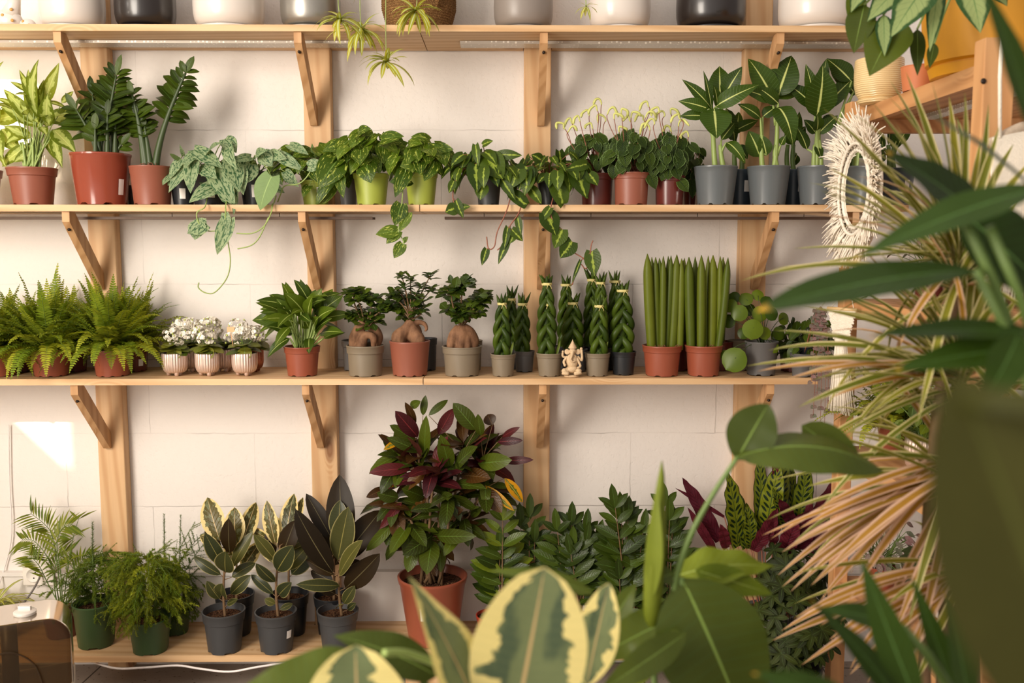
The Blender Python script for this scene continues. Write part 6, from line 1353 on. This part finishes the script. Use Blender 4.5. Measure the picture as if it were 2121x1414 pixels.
def drift():
    Y = -1.14; t = thing('driftwood_hanging', 'cream macrame strands hanging from a piece of pale driftwood at the upper right', 'wall hanging', tuple(at(2080, 285, Y)))
    m = MB(); m.tube(crom([at(2050,298,Y), at(2068,290,Y), at(2090,276,Y), at(2125,262,Y), at(2170,262,Y)], 5), [.006]+[.0115]*19+[.008], 10); m.build('driftwood', m_plain('bleached_wood', (206,184,160), .8, var=.2, scale=60, bump=.8), t)
    m = MB(); m.tube([at(2071,285,Y-.012), at(2071,160,Y-.012), at(2075,60,Y-.012)], .004, 6); m.build('hanging_cord', M_COT, t)
    m = MB()
    for i in range(60):
        x = 2058+i*1.7; a = at(x, 285-(i*.35), Y-.012); stem(m, a, a-V((R.uniform(-.004,.004), 0, R.uniform(.30,.34))), .0022, (0,0,0), 4, 4, .002)
    m.build('strands', M_COT, t)
drift()

# ================================================================ foreground plants
def floor_pot(name, x, y, label, mat, r=.14, h=.24):
    t = thing(name, label, 'potted plant', (x, y, FZ+.0005)); make_pot(t, V((x, y, FZ+.0005)), r, h, mat, lip=.12, fill=.9); return t, V((x, y, FZ+h*.9))
def dracaena():
    Y = -1.45; x = at(2010, 900, Y).x; t, c = floor_pot('potted_dracaena', x, Y+.02, 'tall dracaena with cream and pink striped blades in the right foreground', P_CHAR)
    ma, mb2, ms = MB(), MB(), MB()
    RO = [((1985,560), [(1740,236),(1712,352),(1690,402),(1800,212),(1828,202),(1838,168),(1872,150),(1925,168),(1965,200),(1995,190),(2045,215),(1700,225),(1530,594),(1600,562),(1640,520),(1745,470),(2070,260),(2100,300),(1770,300),(1890,250),(1930,300),(2140,330),(1850,250),(2000,300),(2060,340),(1900,340),(1960,330),(2110,420)], 60),
          ((1990,790), [(1545,764),(1566,778),(1600,692),(1622,795),(1660,640),(1672,745),(1692,742),(1650,850),(1612,605),(1700,690),(1720,830),(1590,735),(1640,790),(2121,600),(1760,560),(2121,740),(1860,540),(2060,560),(1960,520),(1900,560),(1740,640),(1700,600),(1780,820)], 70),
          ((1975,985), [(1578,1112),(1598,1120),(1612,1195),(1620,1218),(1640,1232),(1700,1246),(1672,1010),(1700,960),(1690,1060),(1760,1250),(1820,1290),(1645,1130),(1660,1190),(1700,1080),(1760,1150),(1740,900),(1690,900),(2100,1200),(1620,1150),(1680,1215),(1720,1180),(1655,1100),(1790,1200),(1730,1040),(1780,880),(1850,1320),(1900,1340),(1950,1330),(1870,1250)], 40),
          ((1985,1200), [(1600,1330),(1620,1312),(1642,1290),(1692,1362),(1720,1330),(1760,1400),(1800,1414),(1680,1270),(1850,1420),(2080,1400),(1700,1300),(1660,1380),(1740,1290)], 14)]
    prev = c
    for k, ((cx, cy), tips, nf) in enumerate(RO):
        cc = at(cx, cy, Y); s = ppm(Y)
        stem(ms, c, cc, .011, (.03*(k-1.5), 0, 0), 8, 8, .010)
        for (tx, ty) in tips:
            m = mb2 if (ty > cy+60 or R.random() < .2) and ty > 700 else ma
            L = math.hypot(tx-cx, ty-cy)/s; dy = R.uniform(-.10, .12); b = cc+V((R.uniform(-.01,.01), R.uniform(-.01,.01), R.uniform(-.03,.04)))
            e = at(tx, ty, Y+dy); sag = .5 if tx < cx-150 else .25
            leaf2(m, b, e, V((R.uniform(-.2,.2), -.5, 1)), .0175*R.uniform(.8,1.15), 'strap', sag*R.uniform(.5,1.6), fold=.3, nt=12, ns=2)
        for i in range(nf):
            a = R.uniform(0, 2*PI); el = R.uniform(-.5, 1.4); d = V((math.cos(a)*math.cos(el), math.sin(a)*math.cos(el)*.9+.1, math.sin(el)))
            m = mb2 if R.random() < .2 else ma
            leafd(m, cc+V((0,0,R.uniform(-.04,.04))), d, (0,-.3,1), R.uniform(.2,.34), .0145, 'strap', R.uniform(.3,1.3), fold=.3, nt=10, ns=2)
    ma.build('striped_blades', L_DRAC, t); mb2.build('pink_blades', L_DRACP, t, 'pinkish outer blades'); ms.build('stem', ST_BROWN, t)
dracaena()
def leaves_px(m, lst, Y, **k):
    for q in lst:
        bx,by,tx,ty,w = q[:5]; o = q[5] if len(q) > 5 else {}
        dy = o.get('y', 0); LP(m, bx, by, tx, ty, w, Y+dy, o.get('dy', 0), o.get('s', 'ovate'), o.get('b', .5), n=o.get('n'), fold=o.get('f', .12), nt=16, ns=4, wave=o.get('w', .03), tint=o.get('t'), twist=o.get('tw', 0))
def philodendron():
    Y = -2.12; x = at(2230, 900, Y).x; t, c = floor_pot('potted_bird_of_paradise', x, Y+.1, 'plant with large dark green paddle leaves reaching in from the right edge', P_CHAR, .15, .26)
    ml, ms = MB(), MB()
    leaves_px(ml, [(2020,560,1566,648,104,{'n':V((0,-.75,1)),'b':.35,'s':'ellip','dy':-.05}),(2170,385,1762,546,92,{'n':V((0,-.8,1)),'b':.4,'s':'lance'}),(2050,470,1832,316,120,{'n':V((.5,-1,.6)),'b':.3,'y':.10}),(2165,420,1890,222,70,{'n':V((.5,-.6,1)),'b':.3,'s':'lance','y':.04}),(2150,300,2020,-60,66,{'s':'lance','b':.25,'y':-.1}),
        (1990,440,2180,620,150,{'b':.4,'n':V((-.4,-1,.6)),'y':.08}),(2150,690,1795,700,72,{'n':V((0,-.6,1)),'b':.3}),(2160,720,1850,770,90,{'n':V((0,-.9,1)),'b':.4,'t':.95}),(2110,690,2030,835,92,{'b':.5,'t':.9,'y':-.05}),
        (1905,1470,1778,1140,78,{'s':'lance','b':.3,'n':V((-.5,-1,.2))}),(1880,1480,1670,1238,64,{'s':'lance','b':.4,'n':V((.6,-1,.5))}),(1870,1300,1690,1262,62,{'b':.5,'n':V((0,-.7,1)),'y':.05}),(1780,1470,1555,1395,80,{'b':.4,'n':V((0,-.8,1)),'y':-.2}),(2010,1480,1950,1225,70,{'s':'lance','b':.3}),(1990,1480,1880,1180,54,{'s':'lance','b':.3,'y':.05})], Y)
    for (bx, by) in [(2020,560),(2170,385),(2050,470),(2165,420),(2150,300),(2150,690),(2160,720),(2110,690),(1905,1470),(1880,1480),(1870,1300),(2010,1480),(1780,1470),(1990,440)]:
        a = at(bx, by, Y if by > 310 else Y-.1); stem(ms, a, c+V((R.uniform(-.03,.03), R.uniform(-.03,.03), 0)), .005, (.10 if bx > 1950 else .05, 0, .1), 8, 12, .009)
    ml.build('foliage', L_PHIL, t); ms.build('stem', ST_GREEN, t)
philodendron()
def near_leaf():
    Y = -2.70; x = at(2500, 1300, Y).x; t, c = floor_pot('potted_rubber_tree', .55, -2.52, 'very large blurred olive leaf close to the lens at the lower right', P_BLACK, .14, .24)
    ml, ms = MB(), MB(); LP(ml, 2290, 1600, 1975, 770, 420, Y, .03, 'ellip', .25, n=V((-.15,-1,.25)), fold=.10, nt=20, ns=5); LP(ml, 2260, 860, 1900, 842, 90, Y, .04, 'ovate', .5, n=V((0,-.8,1)), nt=14, ns=3, tint=.0)
    a = at(2215, 1560, Y); stem(ms, a, c, .006, (.03,0,0), 8, 10, .010); stem(ms, at(2260, 860, Y), c, .004, (.12,0,.05), 8, 10, .008)
    ml.build('foliage', L_OLIVE, t); ms.build('stem', ST_BROWN, t)
near_leaf()
def vfig():
    Y = -2.02; x = at(1060, 1414, Y).x; t, c = floor_pot('potted_variegated_fig', x, Y-.02, 'cream-edged variegated rubber fig with big oval leaves in the bottom centre foreground', P_CHAR)
    mv, ms = MB(), MB(); lst = [(1062,1520,1128,1172,250,{'s':'oval','b':.25,'n':V((.05,-1,.15)),'f':.06,'t':.35,'w':.01}),(1010,1520,842,1190,128,{'s':'lance','b':.35,'n':V((.75,-.8,.25)),'f':.15,'t':.7}),(748,1580,736,1334,226,{'s':'oval','b':.3,'n':V((0,-1,.4)),'f':.08,'t':.1}),(1215,1420,1262,1205,96,{'s':'ellip','b':.3,'y':.12,'n':V((-.3,-1,.1)),'t':.5}),(960,1500,1010,1340,90,{'s':'ellip','b':.3,'n':V((.2,-1,.3)),'y':.1,'t':.9})]
    leaves_px(mv, lst, Y)
    top = at(1050, 1500, Y+.02)
    for q in lst: stem(ms, top-V((0,0,.05)), at(q[0], q[1], Y+(q[5].get('y', 0))), .004, (0,0,0), 7, 6, .003)
    ms.tube(crom([at(960,1400,Y+.03), at(900,1372,Y+.02), at(840,1352,Y+.0), at(795,1352,Y-.02)], 5), .0045, 7)
    stem(ms, c, top, .009, (.01,0,0), 8, 8, .007); mv.build('variegated_leaves', L_VARF, t)
    mg = MB(); leaves_px(mg, [(800,1440,500,1425,190,{'n':V((-.1,-.7,1)),'b':.4,'y':.0,'t':.6}),(905,1400,690,1318,96,{'n':V((0,-.7,1)),'b':.7,'y':.12}),(1230,1230,1012,1184,50,{'n':V((0,-.5,1)),'b':.5,'y':.14,'t':.9}),(1010,1400,1080,1230,70,{'y':.16,'t':.9}),(900,1470,870,1390,30,{'y':.12})], Y)
    mg.build('green_leaves', L_BIG, t, 'plain dark green leaves'); ms.build('stem', ST_PALE, t)
vfig()
L_ROLL = m_leaf('rolled_leaf_green', (76,108,50), (92,124,58), .45, trans=.1, bump=0)
def strel():
    Y = -1.78; x = at(1400, 1414, Y).x; t, c = floor_pot('potted_arrowhead_plant', x, Y, 'plant with a tall rolled leaf and broad drooping leaves in the lower right foreground', P_BLACK, .13, .24)
    ml, mlt, ms = MB(), MB(), MB()
    leaves_px(ml, [(1412,1196,1552,1530,238,{'s':'ovate','b':.8,'n':V((-.1,-1,.45)),'f':-.06,'t':.35}),(1526,946,1825,985,135,{'b':1.2,'n':V((0,-.5,1)),'f':-.25,'s':'ellip','y':.02,'t':.5}),(1526,952,1592,836,104,{'b':.5,'n':V((-.3,-1,.3)),'y':.03,'s':'ellip','t':.1}),(1660,880,1795,985,80,{'b':.5,'n':V((0,-1,.3)),'y':.08,'s':'ovate','t':.7}),(1205,1400,1320,1205,96,{'b':.7,'n':V((-.4,-1,.2)),'y':.1,'t':.6}),(1420,1270,1228,1392,92,{'b':.9,'n':V((.1,-.6,.9)),'tw':.9,'t':.9,'w':.15}),(1420,1310,1240,1430,70,{'b':.5,'y':-.05,'t':.6}),(1395,1185,1360,1200,40,{})], Y)
    leaves_px(mlt, [(1395,1195,1602,1178,96,{'b':.8,'n':V((0,-.6,1)),'y':.08,'w':.12,'t':.5}),(1440,1180,1600,1230,60,{'b':.5,'y':.06}),(1300,1420,1370,1300,60,{'b':.5,'y':.1})], Y)
    P = crom([at(1390,1270,Y), at(1402,1190,Y), at(1430,1110,Y), at(1470,1035,Y), at(1528,946,Y)], 6); ms.tube(P, [.0052-.0018*i/len(P) for i in range(len(P))], 8)
    k = MB(); P = [at(1350,1320,Y), at(1351,1250,Y), at(1355,1180,Y), at(1360,1110,Y), at(1366,1040,Y), at(1370,985,Y), at(1371,954,Y)]; k.tube(P, [.010,.0125,.0145,.0135,.0085,.0045,.0006], 14, .8); leaf2(k, at(1352,1240,Y-.012), at(1364,1010,Y-.012), V((-.6,-1,0)), .026, 'lance', .1, nt=10); k.build('rolled_leaf', L_ROLL, t, 'tall pale green rolled young leaf')
    for (bx, by) in [(1390,1270),(1350,1320),(1412,1196),(1395,1195),(1420,1270),(1205,1400),(1420,1310)]:
        stem(ms, at(bx, by, Y), c+V((R.uniform(-.04,.04), R.uniform(-.03,.03), 0)), .0042, (R.uniform(-.02,.02),0,0), 8, 8, .007)
    ml.build('broad_leaves', L_BIG, t); mlt.build('light_leaves', L_BIGL, t, 'light green leaves'); ms.build('stem', ST_GREEN, t)
strel()

# ================================================================ humidifier on a stool, lower left
def humidifier():
    Y = -.62; e = at(150, 1330, Y); ang = math.radians(24); ux = V((math.cos(ang), math.sin(ang), 0)); uy = V((-math.sin(ang), math.cos(ang), 0))
    hw, hd = .17, .085; C = V((e.x, e.y, 0))-ux*hw+uy*.02; zt = at(100, 1262, Y).z+.004; zb = at(100, 1400, Y).z; z0 = zb-.12
    t = thing('humidifier', 'humidifier with a smoky brown water tank and white base at the lower left', 'humidifier', (C.x, C.y, z0))
    q = NT('smoky_tank'); q.m.blend_method = 'BLEND' if hasattr(q.m, 'blend_method') else None
    tr = q.n('BsdfTransparent'); tr.inputs[0].default_value = (.50,.40,.26,1); gl = q.n('BsdfGlossy'); gl.inputs[0].default_value = (.9,.85,.8,1); gl.inputs['Roughness'].default_value = .12
    lw_ = q.n('Fresnel'); lw_.inputs[0].default_value = 1.28; mx = q.n('MixShader'); q.t.links.new(lw_.outputs[0], mx.inputs[0]); q.t.links.new(tr.outputs[0], mx.inputs[1]); q.t.links.new(gl.outputs[0], mx.inputs[2])
    df = q.n('BsdfDiffuse'); df.inputs[0].default_value = lin((84,68,50)); m2 = q.n('MixShader'); m2.inputs[0].default_value = .24; q.t.links.new(mx.outputs[0], m2.inputs[1]); q.t.links.new(df.outputs[0], m2.inputs[2]); q.t.links.new(m2.outputs[0], q.out.inputs[0]); TK = q.m
    def W(a, b, z): return C+ux*a+uy*b+V((0,0,z))
    def prof(hw, z0, z1, rr):       # rounded-top outline in the a/z plane
        P = [(-hw, z0)]; 
        for i in range(11): a = PI-PI/2*i/10; P.append((-hw+rr+rr*math.cos(a), z1-rr+rr*math.sin(a)))
        for i in range(11): a = PI/2-PI/2*i/10; P.append((hw-rr+rr*math.cos(a), z1-rr+rr*math.sin(a)))
        P.append((hw, z0)); return P
    def shell(p, hd, mat, name, close=True, bev=.012):
        m = MB(); n = len(p); P = [W(a, s*hd, z) for s in (-1, 1) for a, z in p]
        F = [(i, i+n, i+1+n, i+1) for i in range(n-1)]+[tuple(range(n)), tuple(range(2*n-1, n-1, -1))]
        if close: F.append((0, n-1, 2*n-1, n))
        m.add(P, F); o = m.build(name, mat, t, sharp=40); b = o.modifiers.new('b', 'BEVEL'); b.width = bev; b.segments = 4; b.limit_method = 'ANGLE'; b.angle_limit = .6
        return o
    shell(prof(hw, zb+.0005, zt, .06), hd, TK, 'water_tank'); 
    bm = MB(); P = [(-hw,z0),(hw,z0),(hw+.002,zb-.01),(hw+.001,zb),(-hw-.001,zb),(-hw-.002,zb-.01)]; n = 6; Q = [W(a, s*(hd+.002), z) for s in (-1,1) for a, z in P]
    bm.add(Q, [tuple(range(n)), tuple(range(2*n-1, n-1, -1))]+[(i, i+n, (i+1) % n+n, (i+1) % n) for i in range(n)]); o = bm.build('base', C_WHITE, t, smooth=False); b = o.modifiers.new('b', 'BEVEL'); b.width = .008; b.segments = 4
    dk = m_plain('dark_inner_plastic', (60,48,36), .4)
    m = MB(); m.tube([W(.02,0,zb+.002), W(.02,0,zt-.012)], .020, 20); m.build('mist_tube', dk, t)
    m = MB(); m.tube([W(-.06,.01,zb+.002), W(-.06,.01,zb+.05)], .035, 24); m.build('float_valve', m_plain('olive_inner_plastic', (130,112,50), .4), t)
    m = MB(); m.tube(crom([W(-.075,-hd-.003,zb+.01), W(-.06,-hd-.004,zb+.07), W(-.02,-hd-.004,zb+.11), W(.03,-hd-.004,zb+.12), W(.08,-hd-.004,zb+.08), W(.10,-hd-.004,zb+.01)], 6), .0022, 6); m.build('moulded_arch', TK, t)
    k = at(48, 1262, Y-.02); kb = W(.01, 0, zt+.0005); kb = V((at(47,1258,C.y).x, C.y+.01, zt+.0003)); m = MB(); m.lathe([(.001,0),(.026,0),(.028,.003),(.028,.008),(.024,.011),(.001,.012)], kb, 32); m.box(kb.x-.016, kb.x+.016, kb.y-.004, kb.y+.004, kb.z+.011, kb.z+.022); m.build('knob', C_WHITE, t, sharp=40)
    s = thing('stool', 'low wooden stool under the humidifier at the lower left', 'stool', (C.x, C.y, FZ+.0005)); m = MB()
    Pz = [W(a, b, z) for z in (z0-.025, z0-.0005) for a, b in ((-.18,-.11),(.18,-.11),(.18,.11),(-.18,.11))]
    m.add(Pz, [(3,2,1,0),(4,5,6,7),(0,1,5,4),(1,2,6,5),(2,3,7,6),(3,0,4,7)]); m.build('seat', WU, s, smooth=False)
    for a in (-.15,.15):
        for b in (-.08,.08): g = MB(); g.tube([W(a,b,FZ+.0005), W(a,b,z0-.026)], .014, 10); g.build('leg', WU, s)
humidifier()
